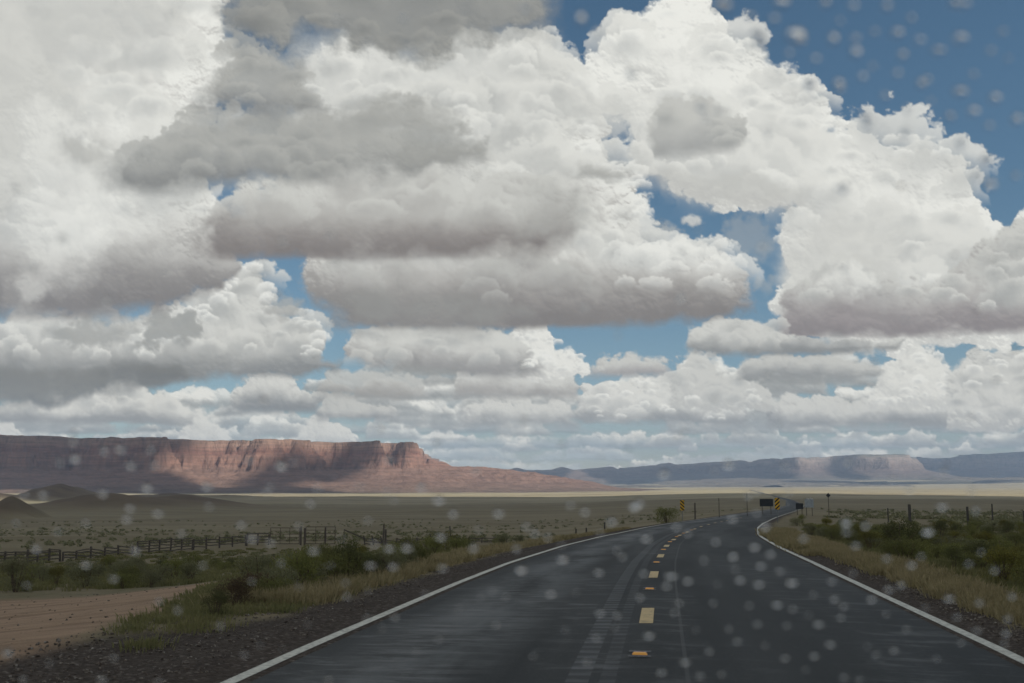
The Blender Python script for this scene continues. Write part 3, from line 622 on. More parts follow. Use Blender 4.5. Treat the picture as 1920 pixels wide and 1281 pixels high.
def build_far():
    x = np.arange(-900, 5600, 15.); y = np.arange(4600, 9000, 19.)
    X, Y = np.meshgrid(x, y)
    w1 = fbm(X/420, Y/420, 401, 4, .5); w2 = fbm(X/420, Y/420, 407, 4, .5); w3 = fbm(X/80, Y/80, 411, 4, .6); w4 = np.abs(fbm(X/170, Y/170, 417, 4, .55))
    poly = [P(1120, 6900), P(1250, 6800), P(1340, 6600), P(1400, 6700), P(1490, 6500), P(1540, 6650), P(1590, 6600), P(1640, 6380), P(1690, 6500), P(1705, 6900), P(1690, 12000), P(1150, 12000)]
    sd = poly_sdf(X + 130*w1, Y + 130*w2, poly) - 90*w4 + 22*w3
    H = np.interp(X/np.maximum(Y, 1)*FPX+960, [1100, 1200, 1350, 1500, 1620, 1700, 1900], [80, 96, 112, 140, 150, 154, 154])
    h1 = plateau_profile(sd, H, 620, 60, .5)
    poly2 = [P(1600, 8000), P(1800, 7900), P(1960, 7700), P(2300, 7500), P(2400, 12000), P(1600, 12000)]
    sd2 = poly_sdf(X + 130*w1, Y + 130*w2, poly2) - 80*w4 + 18*w3
    H2 = np.interp(X/np.maximum(Y, 1)*FPX+960, [1600, 1720, 1850, 1920, 2100], [165, 175, 186, 205, 212])
    h2 = plateau_profile(sd2, H2, 900, 70, .45)
    pts = [(P(860, 6500)[0], 6500, 110), (P(905, 6500)[0], 6500, 118), (P(925, 6500)[0], 6500, 108), (P(950, 6500)[0], 6500, 112), (P(970, 6500)[0], 6500, 128), (P(985, 6500)[0], 6500, 112), (P(1030, 6500)[0], 6500, 112), (P(1052, 6500)[0], 6500, 130), (P(1075, 6500)[0], 6500, 108), (P(1120, 6650)[0], 6650, 118), (P(1145, 6700)[0], 6700, 124), (P(1160, 6700)[0], 6700, 112), (P(1250, 6800)[0], 6800, 120)]
    d, hr = seg_dist(X + 20*w1, Y + 90*w2, pts)
    h3 = hr*np.exp(-(d/260)**1.3)*(1-.35*np.abs(w3)*np.clip(d/90, 0, 1))
    # low benches in front
    bn = fbm(X/900, Y/420, 431, 5, .5); st = np.floor(bn*5)/5 + sstep(.0, .35, (bn*5) % 1)/5
    h4 = 22*st*sstep(4700, 5600, Y)*sstep(1500, 2600, X+.25*Y) + 12*sstep(.1, .2, bn)
    h = np.maximum(np.maximum(h1, h2), h3) + np.maximum(h4, 0) + 3*w3
    base = ground_z(X, Y)
    m = rock_mat('far_rock', [(0.0, (.20, .18, .14)), (.12, (.17, .14, .11)), (.3, (.20, .14, .11)), (.5, (.25, .18, .14)), (.7, (.38, .29, .23)), (.85, (.44, .35, .28)), (.97, (.36, .30, .24))], (.13, .12, .085), 190)
    o = mesh_obj('far_cliffs', np.stack([X, Y, base + h - 4], -1).reshape(-1, 3), grid_faces(*X.shape), m)
    add_attr(o.data, 'rise', np.clip(h/190, 0, 1)); tag(o, kind='structure')
build_far()

# ------------------------------------------------------------------ unseen clouds added high overhead, behind and beside the camera, shaped to throw cloud shadows
def shade_cloud(spots):
    """spots: (x, y, z of the shaded ground, radius along x, radius along y); each becomes a billowy lobe up the sun's ray"""
    b = NB('shade_cloud_vapour')
    dif = b.node('ShaderNodeBsdfDiffuse', i_Color=(.9, .9, .9, 1)).outputs[0]; trl = b.node('ShaderNodeBsdfTranslucent', i_Color=(.85, .87, .9, 1)).outputs[0]
    mx = b.node('ShaderNodeMixShader', i_Fac=.62); b.l.new(dif, mx.inputs[1]); b.l.new(trl, mx.inputs[2]); m = b.out(mx.outputs[0])
    for k, (x, y, z, rx, ry) in enumerate(spots):
        h = 5200.0 - z; c = Vector((x, y, z)) + SUN*(h/SUN.z)
        bm = bmesh.new(); bmesh.ops.create_icosphere(bm, subdivisions=5, radius=1.0)
        for vtx in bm.verts:
            p = vtx.co.copy(); q = Vector((p.x*rx/260, p.y*ry/260, p.z*1.2)) + Vector((k*7.1, 0, 0))
            n = mnoise.fractal(q*1.6, .9, 2.1, 5)*.13 + mnoise.fractal(q*.6, .9, 2.1, 3)*.12
            n = max(-.12, min(.10, n*.6)); r = 1+n; th = min(260, .30*min(rx, ry))*(1 if p.z > 0 else .35)
            vtx.co = Vector((p.x*rx*r, p.y*ry*r, p.z*th*r))
        o = bm_obj('added_shade_cloud', bm, m, smooth=True); o.location = c; tag(o, kind='structure')
def S(px, Z, z, rx, ry): x, y = P(px, Z); return (x, y, z, rx, ry)
SPOTS = [(0, -300, 0, 2300, 1250), S(640, 1200, -15, 380, 300), S(1300, 1150, -12, 420, 260),                      # the foreground and the near plain
         (-1440, 2600, 60, 520, 620), S(225, 2330, -5, 170, 95), S(240, 2480, 12, 150, 120), S(345, 2420, 5, 90, 80), S(330, 2260, -12, 220, 120), S(255, 2640, 80, 60, 200),   # left two thirds of the mesa
         S(525, 2570, 20, 88, 120), S(532, 2690, 55, 62, 120), S(520, 2400, -8, 150, 80), S(640, 2800, 60, 84, 230), S(720, 2320, -15, 300, 70), S(733, 2990, 60, 28, 150),
         S(1230, 6700, 80, 520, 800), S(1400, 6500, 80, 270, 800), S(1575, 6400, 60, 75, 500), S(1850, 7700, 120, 950, 700), S(950, 6500, 80, 420, 500),
         S(1700, 5300, 0, 700, 260)]
shade_cloud(SPOTS)

# ------------------------------------------------------------------ road
def ribbon(name, s0, s1, z0, z1, mat, dz=0.0, step=.5, ns=2, fade=None):
    zs = np.concatenate([np.arange(z0, min(z1, 120), step), np.arange(max(z0, 120), z1, step*6)]) if z1 > 120 else np.linspace(z0, z1, max(2, int((z1-z0)/step)+1))
    x = road_x(zs); e = .5; sl = (road_x(zs+e)-road_x(zs-e))/(2*e); L = np.sqrt(1+sl*sl); nx, ny = 1/L, -sl/L
    ss = np.linspace(s0, s1, ns)
    X = x[:, None] + nx[:, None]*ss[None]; Y = zs[:, None] + ny[:, None]*ss[None]
    Zz = road_z(Y) + dz - .018*np.abs(ss)[None]/1.0*.8
    o = mesh_obj(name, np.stack([X, Y, Zz], -1).reshape(-1, 3), grid_faces(len(zs), ns), mat, smooth=True)
    al = np.concatenate([[0], np.cumsum(np.hypot(np.diff(x), np.diff(zs)))])
    add_attr(o.data, 'across', np.repeat(ss[None], len(zs), 0)); add_attr(o.data, 'along', np.repeat(al[:, None], ns, 1))
    tag(o, kind='structure'); return o
def asphalt():
    b = NB('asphalt'); v = b.coord()
    sa, ta = b.attr('across').outputs['Fac'], b.attr('along').outputs['Fac']
    uv = b.node('ShaderNodeCombineXYZ', i_X=sa, i_Y=ta).outputs[0]
    grit = b.noise(v, 90, 4, .7); patch = b.noise(b.mapping(uv, (.5, .12, 1)), 1.0, 6, .6); streak = b.noise(b.mapping(uv, (.8, 2.2, 1)), 1.4, 7, .7, .5)
    wet = b.noise(b.mapping(uv, (.55, .055, 1)), 1.0, 5, .55)
    # wheel paths: polished and a little damp
    wp = None
    for c0 in (-2.55, -.95, .95, 2.55):
        d = b.math('ABSOLUTE', b.math('SUBTRACT', sa, c0)); g = b.ramp(d, [(0.0, 1.0), (.42, .0)]); wp = g if wp is None else b.math('MAXIMUM', wp, g)
    base = b.ramp(grit, [(.3, (.0105, .0125, .013)), (.6, (.020, .0235, .0245)), (.8, (.048, .053, .053))])
    base = b.mix(b.ramp(patch, [(.35, 0.0), (.7, .6)]), base, (.028, .030, .031))
    sk = b.math('MULTIPLY', b.ramp(streak, [(.52, 0.0), (.72, 1.0)]), b.ramp(wet, [(.42, 0.0), (.62, 1.0)]))
    lane = b.ramp(b.math('ABSOLUTE', b.math('SUBTRACT', sa, -2.25)), [(.35, 1.0), (1.0, .0)]); tr_ = b.noise(b.mapping(uv, (1.1, 4.2, 1)), 1.0, 7, .72, .6)
    sk = b.math('MAXIMUM', sk, b.math('MULTIPLY', b.math('MULTIPLY', lane, b.ramp(wet, [(.36, .25), (.55, 1.0)])), b.ramp(tr_, [(.46, .05), (.62, 1.0)])))
    base = b.mix(b.math('MULTIPLY', lane, b.ramp(b.noise(b.mapping(uv, (.8, .25, 1)), 1.0, 6, .6), [(.40, .0), (.60, 1.0)])), base, (.105, .112, .114))
    base = b.mix(b.math('MULTIPLY', sk, .9), base, (.15, .155, .157))
    base = b.mix(b.ramp(b.noise(v, 22, 5, .75), [(.5, 0.0), (.72, .55)]), base, (.060, .063, .064)); rl = b.ramp(b.math('ABSOLUTE', b.math('SUBTRACT', sa, 1.5)), [(.2, .35), (.9, .0)]); base = b.mix(b.math('MULTIPLY', rl, patch), base, (.075, .08, .082))
    # milled rumble ticks left of the centre stripe, a sealed seam on its right
    strip = b.math('MULTIPLY', b.math('COMPARE', sa, -.62, .10), 1.0); strip2 = b.math('COMPARE', sa, -.36, .07)
    tick = b.ramp(b.math('FRACT', b.math('MULTIPLY', ta, 3.2)), [(.3, 1.0), (.55, .25)])
    rt = b.math('MULTIPLY', b.math('MAXIMUM', strip, b.math('MULTIPLY', strip2, .6)), tick); rt = b.math('MULTIPLY', rt, b.ramp(streak, [(.3, .35), (.6, 1.0)]))
    base = b.mix(b.math('MULTIPLY', rt, .7), base, (.14, .145, .15))
    seam = b.math('COMPARE', sa, .33, .02); base = b.mix(b.math('MULTIPLY', seam, .4), base, (.11, .11, .11))
    crk = b.math('COMPARE', b.math('FRACT', b.math('MULTIPLY', b.math('ADD', ta, b.math('MULTIPLY', patch, .25)), .21)), .5, .0035)
    base = b.mix(b.math('MULTIPLY', crk, .7), base, (.012, .012, .013))
    rough = b.math('SUBTRACT', b.ramp(grit, [(.3, .72), (.7, .9)]), b.math('MULTIPLY', b.math('ADD', b.math('MULTIPLY', wp, .3), b.ramp(wet, [(.40, 0.0), (.62, 1.0)])), .12))
    h = b.math('ADD', grit, b.math('MULTIPLY', streak, .5))
    return b.out(b.principled(base, rough, b.bump(h, .35, .006), .32))
ribbon('road', -4.05, 4.0, -55, 2500, asphalt(), 0.0, .4, 21)
def paint(name, c, wear=.35):
    b = NB(name); v = b.coord(); n = b.noise(v, 14, 6, .7); g = b.noise(v, 120, 3, .6)
    cc = b.mix(b.ramp(n, [(.42, 0.0), (.66, wear)]), c, tuple(x*.35 for x in c)); cc = b.mix(b.ramp(b.noise(v, 3.5, 7, .75), [(.54, 0.0), (.70, .65)]), cc, (.12, .115, .10)); cc = b.mix(b.ramp(g, [(.55, 0.0), (.75, .5)]), cc, tuple(x*.5 for x in c))
    return b.out(b.principled(cc, .6, b.bump(g, .3, .003), .4))
white = paint('white_paint', (.62, .62, .55), .8); yellow = paint('yellow_paint', (.62, .46, .22), .5)
ribbon('edge_line', -3.72, -3.58, -55, 1500, white, .005, .4)
ribbon('edge_line', 3.56, 3.70, -55, 1500, white, .005, .4)
for k in range(26):
    z0 = 12.6 + 6.8*k
    ribbon('centre_dash', -.175, -.005, z0, z0 + 1.65, yellow, .005, .3)
def centre(z, s=0.0, dz=0.0):
    e = .5; sl = (road_x(z+e)-road_x(z-e))/(2*e); L = math.hypot(1, sl)
    return Vector((float(road_x(z)+s/L), float(z-s*sl/L), float(road_z(z))+dz)), -math.atan(sl)

# raised reflective markers between the dashes
amber = NB('amber_lens'); amber = amber.out(amber.principled((.80, .36, .05), .25, None, .6))
worn = simple('scuffed_base', (.20, .20, .21), .8, .6, 60)
def make_marker():
    root = empty('road_reflector', (0, 0, 0))
    bm = bmesh.new()
    for a in ((-.055, -.055, 0), ):
        v = [bm.verts.new(p) for p in ((-.075, -.05, 0), (.075, -.05, 0), (.075, .05, 0), (-.075, .05, 0), (-.06, -.018, .02), (.06, -.018, .02), (.06, .018, .02), (-.06, .018, .02))]
        for f in ((3, 2, 1, 0), (4, 5, 6, 7), (1, 2, 6, 5), (3, 0, 4, 7), (2, 3, 7, 6), (0, 1, 5, 4)): bm.faces.new([v[i] for i in f])
    bm_obj('body', bm, amber, root)
    rnd = random.Random(4)
    for y0 in (-.17, .12):
        bm = bmesh.new()
        for j in range(3):
            yy = y0 + j*.03; n = 14; lo = []; hi = []
            for i in range(n+1):
                x = -.11 + .22*i/n; lo.append(bm.verts.new((x, yy + rnd.uniform(-.008, .008), .004))); hi.append(bm.verts.new((x, yy+.018+rnd.uniform(-.008, .008), .004)))
            for i in range(n): bm.faces.new((lo[i], lo[i+1], hi[i+1], hi[i]))
        bm_obj('scuffed_pad', bm, worn, root)
    return root
mk = make_marker()
for k in range(8):
    z = 10.2 + 6.85*k; p, a = centre(z, -.11, .006)
    o = mk if k == 0 else copy_tree(mk, p, a)
    o.location = p; o.rotation_euler.z = a
    tag(o, 'amber raised reflector on the centre stripe, %s' % ('nearest, before the first dash' if k == 0 else ['', 'between the first and second dashes', 'just past the second yellow dash', 'just past the third yellow dash', 'tiny one past the fourth dash', 'tiny one past the fifth dash', 'tiny one past the sixth dash', 'farthest one at the bend'][k]), 'road reflector', 'reflectors along the centre stripe')

# ------------------------------------------------------------------ vegetation
def gz(x, y): return float(terrain_z(np.array([[x]], float), np.array([[y]], float))[0, 0])
def gza(x, y): return terrain_z(np.asarray(x, float)[None], np.asarray(y, float)[None])[0]
def leaf_mat(name, c1, c2, c3):
    b = NB(name); oi = b.node('ShaderNodeObjectInfo'); v = b.coord()
    n = b.noise(v, 2.3, 4, .6); n2 = b.noise(v, 17, 3, .6)
    c = b.mix(b.ramp(n, [(.35, 0.0), (.65, 1.0)]), c1, c2); c = b.mix(b.ramp(n2, [(.5, 0.0), (.7, .7)]), c, c3)
    c = b.mix(b.math('MULTIPLY', oi.outputs['Random'], .45), c, (.085, .08, .05))
    p = b.node('ShaderNodeBsdfDiffuse', i_Color=c).outputs[0]; t = b.node('ShaderNodeBsdfTranslucent', i_Color=c).outputs[0]
    mx = b.node('ShaderNodeMixShader', i_Fac=.25); b.l.new(p, mx.inputs[1]); b.l.new(t, mx.inputs[2])
    return b.out(mx.outputs[0])
wood = simple('twig_bark', (.10, .075, .055), .9, .4, 20)
MATS = {'sage': leaf_mat('sage_leaves', (.185, .19, .105), (.24, .235, .135), (.33, .31, .19)),
        'green': leaf_mat('green_leaves', (.165, .18, .06), (.23, .235, .08), (.33, .31, .12)),
        'yellow': leaf_mat('yellow_green_leaves', (.15, .15, .045), (.22, .20, .055), (.32, .27, .07)),
        'dark': leaf_mat('dark_leaves', (.115, .125, .052), (.155, .165, .07), (.23, .22, .10)),
        'rust': leaf_mat('rust_brush', (.105, .068, .048), (.13, .09, .06), (.10, .09, .055))}
def shrub_mesh(kind, seed, n_leaf, wide=.62, tall=.8, lsize=.034):
    rng = np.random.RandomState(seed)
    root = empty(dict(sage='sagebrush', green='desert_bush', yellow='rabbitbrush', dark='desert_bush', rust='dry_bush')[kind], (0, 0, 0))
    ncl = 16; cl = []
    for k in range(ncl):
        a = rng.uniform(0, 6.283); r = wide*.62*math.sqrt(rng.uniform(0, 1)); h = tall*(.42 + .4*(1-(r/wide)**2) + rng.uniform(-.14, .12))
        cl.append((r*math.cos(a), r*math.sin(a), h, rng.uniform(.16, .27)*wide/.62))
    cl = np.array(cl); idx = rng.randint(0, ncl, n_leaf); d = rng.normal(size=(n_leaf, 3)); d /= np.linalg.norm(d, axis=1)[:, None]
    rr = cl[idx, 3]*rng.uniform(.35, 1.08, n_leaf)**.6; c = cl[idx, :3] + d*rr[:, None]*np.array([1, 1, 1.0])
    # some low skirt leaves
    low = rng.rand(n_leaf) < .25; c[low, 2] = rng.uniform(.02, .45*tall, low.sum()); c[low, :2] *= 1.15
    c[:, 2] = np.maximum(c[:, 2], .02)
    ax = d*.6 + np.array([0, 0, .9]) + rng.normal(size=(n_leaf, 3))*.35; ax /= np.linalg.norm(ax, axis=1)[:, None]
    sd = np.cross(ax, rng.normal(size=(n_leaf, 3))); sd /= np.linalg.norm(sd, axis=1)[:, None]
    L = lsize*rng.uniform(.7, 1.9, n_leaf)[:, None]; Wd = lsize*rng.uniform(.22, .42, n_leaf)[:, None]
    V = np.stack([c - ax*L*.5, c + sd*Wd, c + ax*L*.7, c - sd*Wd], 1).reshape(-1, 3)
    F = np.arange(n_leaf*4).reshape(-1, 4)
    mesh_obj('crown', V, F, MATS[kind], root)
    bm = bmesh.new(); random.seed(seed)
    for k in range(10):
        q = cl[rng.randint(ncl)]; mid = Vector((q[0]*.45, q[1]*.45, q[2]*.5)) + Vector((random.uniform(-.05, .05), random.uniform(-.05, .05), 0))
        beam(bm, (q[0]*.08, q[1]*.08, -.08), mid, .028); beam(bm, mid, (q[0], q[1], q[2]+.05), .014)
    bm_obj('stem', bm, wood, root)
    return root
PROTO = {}
def proto(kind, v):
    key = (kind, v)
    if key not in PROTO:
        PROTO[key] = [shrub_mesh(kind, dict(sage=11, green=37, yellow=53, dark=71, rust=97)[kind] + v*13, 2600, [.62, .75, .55][v % 3], [.8, .7, 1.0][v % 3]), False]
    return PROTO[key]
n_shrubs = 0
def put_shrub(kind, v, x, y, size, label, group, cat='shrub', rz=None, zz=None):
    global n_shrubs
    pr = proto(kind, v); root, used = pr
    rz = random.uniform(0, 6.28) if rz is None else rz
    loc = (x, y, gz(x, y)-.03)
    sc = (size*random.uniform(.9, 1.2), size*random.uniform(.9, 1.2), size*random.uniform(.85, 1.1))
    if not used: pr[1] = True; o = root; o.location = loc; o.rotation_euler.z = rz; o.scale = sc
    else: o = copy_tree(root, loc, rz, sc)
    tag(o, label, cat, group); n_shrubs += 1
    return o
random.seed(21)
def near_kind(w): return random.choices(list(w), list(w.values()))[0]
WORD = {'sage': 'grey-green sagebrush', 'green': 'green desert bush', 'yellow': 'yellow-green rabbitbrush', 'dark': 'dark green bush', 'rust': 'reddish brown dry bush'}
# named individuals
put_shrub('dark', 0, *P(1678, 35), 1.25, 'largest dark green bush in the scrub right of the road', None)
put_shrub('dark', 1, *P(1712, 36), 1.05, 'dark bush touching the right side of the largest dark bush', None)
put_shrub('rust', 0, *P(452, 14.8), .55, 'reddish brown dry bush between the dirt pull-out and gravel shoulder', None)
put_shrub('rust', 1, *P(482, 16), .5, 'smaller reddish brown dry bush just behind the first one', None)
put_shrub('green', 1, *P(1246, 88), 1.7, 'wide green bush just left of the left striped marker', None)
put_shrub('green', 0, *P(565, 17.5), .8, 'bright green bush right of the brown dry bush by the shoulder', None)
put_shrub('dark', 2, *P(420, 13.6), .4, 'low dark green bush at the gravel edge in front of the brown bush', None)
# near-left verge cluster
for k in range(26):
    t = random.random(); px = 475 + 330*t + random.uniform(-20, 20); Z = 15.6 + 9*t + random.uniform(-.8, 2.2)
    x, y = P(px, Z)
    s = float(road_s(np.array([x]), np.array([y]))[0])
    if s > -5.0: x -= (s+5.3)
    kind = near_kind({'green': 3, 'sage': 2, 'yellow': 2, 'dark': 1.5}); put_shrub(kind, random.randrange(3), x, y, random.uniform(.42, .75), WORD[kind] + ' in the verge beside the left gravel shoulder', 'bushes along the left verge')
# left band behind the pull-out
for k in range(112):
    px = random.uniform(-40, 1000); Z = 27 + 36*random.random()**1.3 if px < 560 else 32+36*random.random()
    x, y = P(px, Z); s = float(road_s(np.array([x]), np.array([y]))[0])
    if s > -6.2: continue
    kind = near_kind({'sage': 4, 'green': 3, 'yellow': 1.6, 'dark': 1.2}); put_shrub(kind, random.randrange(3), x, y, random.uniform(.5, .95), WORD[kind] + ' in the scrub band between dirt pull-out and corral', 'bushes between the pull-out and the corral')
# right-hand scrub
for k in range(215):
    Z = 11 + 70*random.random()**1.35; px = random.uniform(1480 - (40 if Z > 60 else 0), 2010); x, y = P(px, Z); s = float(road_s(np.array([x]), np.array([y]))[0])
    if s < 5.4 + .010*Z: continue
    kind = near_kind({'sage': 3.2, 'green': 3.4, 'yellow': 2.0, 'dark': .9}); put_shrub(kind, random.randrange(3), x, y, random.uniform(.5, .75) + .003*Z, WORD[kind] + ' in the dense scrub right of the road', 'bushes right of the road')
print('shrubs', n_shrubs)
for key, (root, used) in PROTO.items():
    if not used:
        for ch in list(root.children): bpy.data.objects.remove(ch)
        bpy.data.objects.remove(root)
# distant brush dotting the plain: one mass
def far_brush():
    rng = np.random.RandomState(5); n = 5200
    px = rng.uniform(-100, 2020, n); Z = 78*np.exp(rng.uniform(0, 1, n)**1.3*1.55)
    x = (px-960)/FPX*Z; y = Z; s = road_s(x, y); dens = fbm(x[None]/60, y[None]/40, 611, 3)[0]
    keep = (np.abs(s) > 9) & (dens + .12*(px > 1450) > .04 + rng.uniform(-.16, .16, n)); x, y, px = x[keep], y[keep], px[keep]; z = gza(x, y)
    V = []; nl = 34
    for i in range(len(x)):
        r = rng.uniform(.16, .48)*(1.25 if px[i] > 1450 else 1.0); q = rng.normal(size=(nl, 3)); q /= np.linalg.norm(q, axis=1)[:, None]; q *= rng.uniform(.5, 1, nl)[:, None]
        c = np.array([x[i], y[i], z[i]+r*.30]) + q*np.array([r, r, r*.55]); a = rng.normal(size=(nl, 3))*r*.3; b_ = rng.normal(size=(nl, 3))*r*.3
        V.append(np.stack([c-a*.5, c+b_, c+a], 1).reshape(-1, 3))
    V = np.concatenate(V); mesh_obj('brush', V, np.arange(len(V)).reshape(-1, 3), MATS['sage']); tag(col.objects['brush'], kind='stuff', label='small dark shrubs dotting the tan plain beyond the fences', cat='brush')
far_brush()
# grass
def grass(name, mat, pts, h0, h1, blades, spread, label, seed):
    rng = np.random.RandomState(seed); n = len(pts); pts = np.asarray(pts)
    B = np.repeat(pts, blades, 0); m = len(B); off = rng.normal(size=(m, 2))*spread
    base = B[:, :2] + off; z = np.repeat(gza(pts[:, 0], pts[:, 1]), blades)
    hs_ = np.repeat(rng.uniform(h0, h1, n), blades)*rng.uniform(.55, 1.1, m); lean = (off/spread)*.22*hs_[:, None] + rng.normal(size=(m, 2))*.12*hs_[:, None]
    wv = rng.uniform(0, 6.283, m); wd = .0022 + .00045*np.hypot(base[:, 0], base[:, 1]); dx = np.cos(wv)*wd; dy = np.sin(wv)*wd
    b0 = np.stack([base[:, 0]-dx, base[:, 1]-dy, z-.04], 1); b1 = np.stack([base[:, 0]+dx, base[:, 1]+dy, z-.04], 1)
    mid = np.concatenate([base+lean*.35, (z+hs_*.55)[:, None]], 1); m0 = mid - np.stack([dx, dy, 0*dx], 1)*.8; m1 = mid + np.stack([dx, dy, 0*dx], 1)*.8
    tip = np.concatenate([base+lean, (z+hs_)[:, None]], 1)
    V = np.stack([b0, b1, m1, m0, tip], 1).reshape(-1, 3); i = np.arange(m)[:, None]*5
    F = np.concatenate([np.concatenate([i, i+1, i+2], 1), np.concatenate([i, i+2, i+3], 1), np.concatenate([i+3, i+2, i+4], 1)])
    o = mesh_obj(name, V, F, mat); tag(o, label, 'grass', kind='stuff'); return o
def grass_mat(name, c1, c2, c3):
    b = NB(name); v = b.coord(); n = b.noise(v, .9, 5, .65); n2 = b.noise(v, 23, 2, .5)
    c = b.mix(b.ramp(n, [(.35, 0.0), (.65, 1.0)]), c1, c2); c = b.mix(b.ramp(n2, [(.45, 0.0), (.7, .6)]), c, c3)
    p = b.node('ShaderNodeBsdfDiffuse', i_Color=c).outputs[0]; t = b.node('ShaderNodeBsdfTranslucent', i_Color=c).outputs[0]
    mx = b.node('ShaderNodeMixShader', i_Fac=.3); b.l.new(p, mx.inputs[1]); b.l.new(t, mx.inputs[2]); return b.out(mx.outputs[0])
dry = grass_mat('dry_grass', (.34, .28, .16), (.25, .215, .11), (.46, .39, .24)); olive = grass_mat('olive_grass', (.15, .16, .07), (.23, .215, .10), (.30, .26, .14))
rng = np.random.RandomState(3)
def strip(side, s0, s1, z0, z1, n):
    z = z0 + (z1-z0)*rng.rand(n)**1.5; s = rng.uniform(s0, s1, n)*side; x = road_x(z) + s; return np.stack([x, z], 1)
gd = np.concatenate([strip(1, 4.45, 5.7, 6, 60, 1500), strip(-1, 4.9, 6.6, 15, 70, 800), strip(1, 3.9, 5.0, 28, 60, 250)])
def clear_dirt(p): return p[dirt_mask(p[:, 0], p[:, 1], 0*p[:, 0]) < .3]
grass('dry_grass', dry, clear_dirt(gd), .08, .26, 40, .10, 'straw coloured dry grass along both road verges', 1)
a_ = np.stack([rng.uniform(-8, -2.5, 1100), 10.6 + 17*rng.rand(1100)], 1); a_ = a_[road_s(a_[:, 0], a_[:, 1]) < -5.0]
zz = rng.uniform(28, 95, 2600); xx = (rng.uniform(-60, 1000, 2600)-960)/FPX*zz; bb = np.stack([xx, zz], 1); bb = bb[road_s(xx, zz) < -6]
zz = 10+70*rng.rand(2600)**1.5; xx = (rng.uniform(1500, 2000, 2600)-960)/FPX*zz; cc = np.stack([xx, zz], 1); cc = cc[road_s(xx, zz) > 6.0]
grass('grass', olive, clear_dirt(a_), .04, .13, 46, .12, 'short olive grass between the dirt pull-out and the gravel shoulder', 4)
grass('grass', olive, clear_dirt(np.concatenate([bb, cc])), .06, .21, 40, .13, 'olive green grass growing between the bushes', 2)

# loose stones on the shoulders and the pull-out
def stones():
    rng = np.random.RandomState(9); n = 9000
    z = 5.5 + 26*rng.rand(n)**1.7; side = np.where(rng.rand(n) < .62, -1, 1); s = side*np.where(side < 0, 4.0+2.6*rng.rand(n)**.8, 4.0+.8*rng.rand(n)); x = road_x(z)+s
    n2 = 500; z2 = 9 + 17*rng.rand(n2); x2 = -4.8 - 10*rng.rand(n2); x = np.concatenate([x, x2]); z = np.concatenate([z, z2]); h = gza(x, z); m = len(x)
    ico = np.array([(0, 0, 1), (.89, 0, .45), (.28, .85, .45), (-.72, .53, .45), (-.72, -.53, .45), (.28, -.85, .45), (.72, .53, -.45), (-.28, .85, -.45), (-.89, 0, -.45), (-.28, -.85, -.45), (.72, -.53, -.45), (0, 0, -1)])
    f = np.array([(0, 1, 2), (0, 2, 3), (0, 3, 4), (0, 4, 5), (0, 5, 1), (1, 6, 2), (2, 7, 3), (3, 8, 4), (4, 9, 5), (5, 10, 1), (6, 7, 2), (7, 8, 3), (8, 9, 4), (9, 10, 5), (10, 6, 1), (11, 7, 6), (11, 8, 7), (11, 9, 8), (11, 10, 9), (11, 6, 10)])
    r = .006 + .020*rng.rand(m)**3; j = 1 + .35*rng.normal(size=(m, 12, 1)).clip(-1, 1); sc = np.stack([rng.uniform(.8, 1.4, m), rng.uniform(.8, 1.4, m), rng.uniform(.5, .9, m)], 1)
    V = (ico[None]*j*sc[:, None]*r[:, None, None] + np.stack([x, z, h + r*.3], 1)[:, None]).reshape(-1, 3); F = (f[None] + (np.arange(m)*12)[:, None, None]).reshape(-1, 3)
    b = NB('stone'); v = b.coord(); g = b.noise(v, 31, 1, .5); c = b.ramp(g, [(.3, (.045, .036, .030)), (.5, (.11, .09, .075)), (.62, (.20, .175, .15)), (.75, (.30, .28, .25))])
    o = mesh_obj('gravel', V, F, b.out(b.principled(c, .9, None, .2))); tag(o, 'loose brown and grey stones scattered over the shoulders', 'gravel', kind='stuff')
stones()

# ------------------------------------------------------------------ fences, gates and posts
timber = simple('weathered_timber', (.105, .09, .075), .9, .45, 12, bump=.5); steel = simple('rusty_tube', (.085, .065, .052), .7, .4, 9); post_m = simple('grey_post', (.075, .070, .062), .9, .4, 10)
def along(px0, Z0, px1, Z1, t): Z = Z0+(Z1-Z0)*t; px = px0+(px1-px0)*t; return P(px, Z)
def rail_fence(px0, Z0, px1, Z1, n, h, rails, label, lean=.06, droop=0.0, extra=None, seed=1):
    random.seed(seed); c = P((px0+px1)/2, (Z0+Z1)/2); root = empty('wooden_fence', (c[0], c[1], gz(*c)))
    o0 = root.location; tops = []
    for k in range(n):
        x, y = along(px0, Z0, px1, Z1, k/(n-1)); z = gz(x, y); hh = h*random.uniform(.85, 1.15)*.86
        bm = bmesh.new(); tp = Vector((x+random.uniform(-lean, lean), y, z+hh)); beam(bm, Vector((x, y, z-.3))-o0, tp-o0, .13, .13, .01, 2); bm_obj('post', bm, timber, root)
        tops.append((Vector((x, y, z)), hh))
    for k in range(n-1):
        for r in rails:
            p, q = tops[k][0].copy(), tops[k+1][0].copy(); p.z += r*h*.86 + random.uniform(-.05, .05); q.z += r*h*.86 + random.uniform(-.05, .05) - droop*random.random(); p.y -= .12; q.y -= .12
            bm = bmesh.new(); beam(bm, p-o0, q-o0, .05, .10, .03, 3); bm_obj('rail', bm, timber, root)
    tag(root, label, 'fence'); return root
rail_fence(8, 78, 130, 82, 7, 1.15, (.30, .55, .80, .98), 'dense low plank corral fence at the far left behind the bushes', seed=2)
rail_fence(135, 82, 262, 90, 6, .95, (.35, .62, .9), 'low broken plank fence between the two dense plank sections', droop=.3, seed=3)
rail_fence(272, 92, 372, 96, 6, 1.3, (.12, .34, .56, .78, .98), 'dark solid plank corral fence left of the sagging rail section', seed=4)
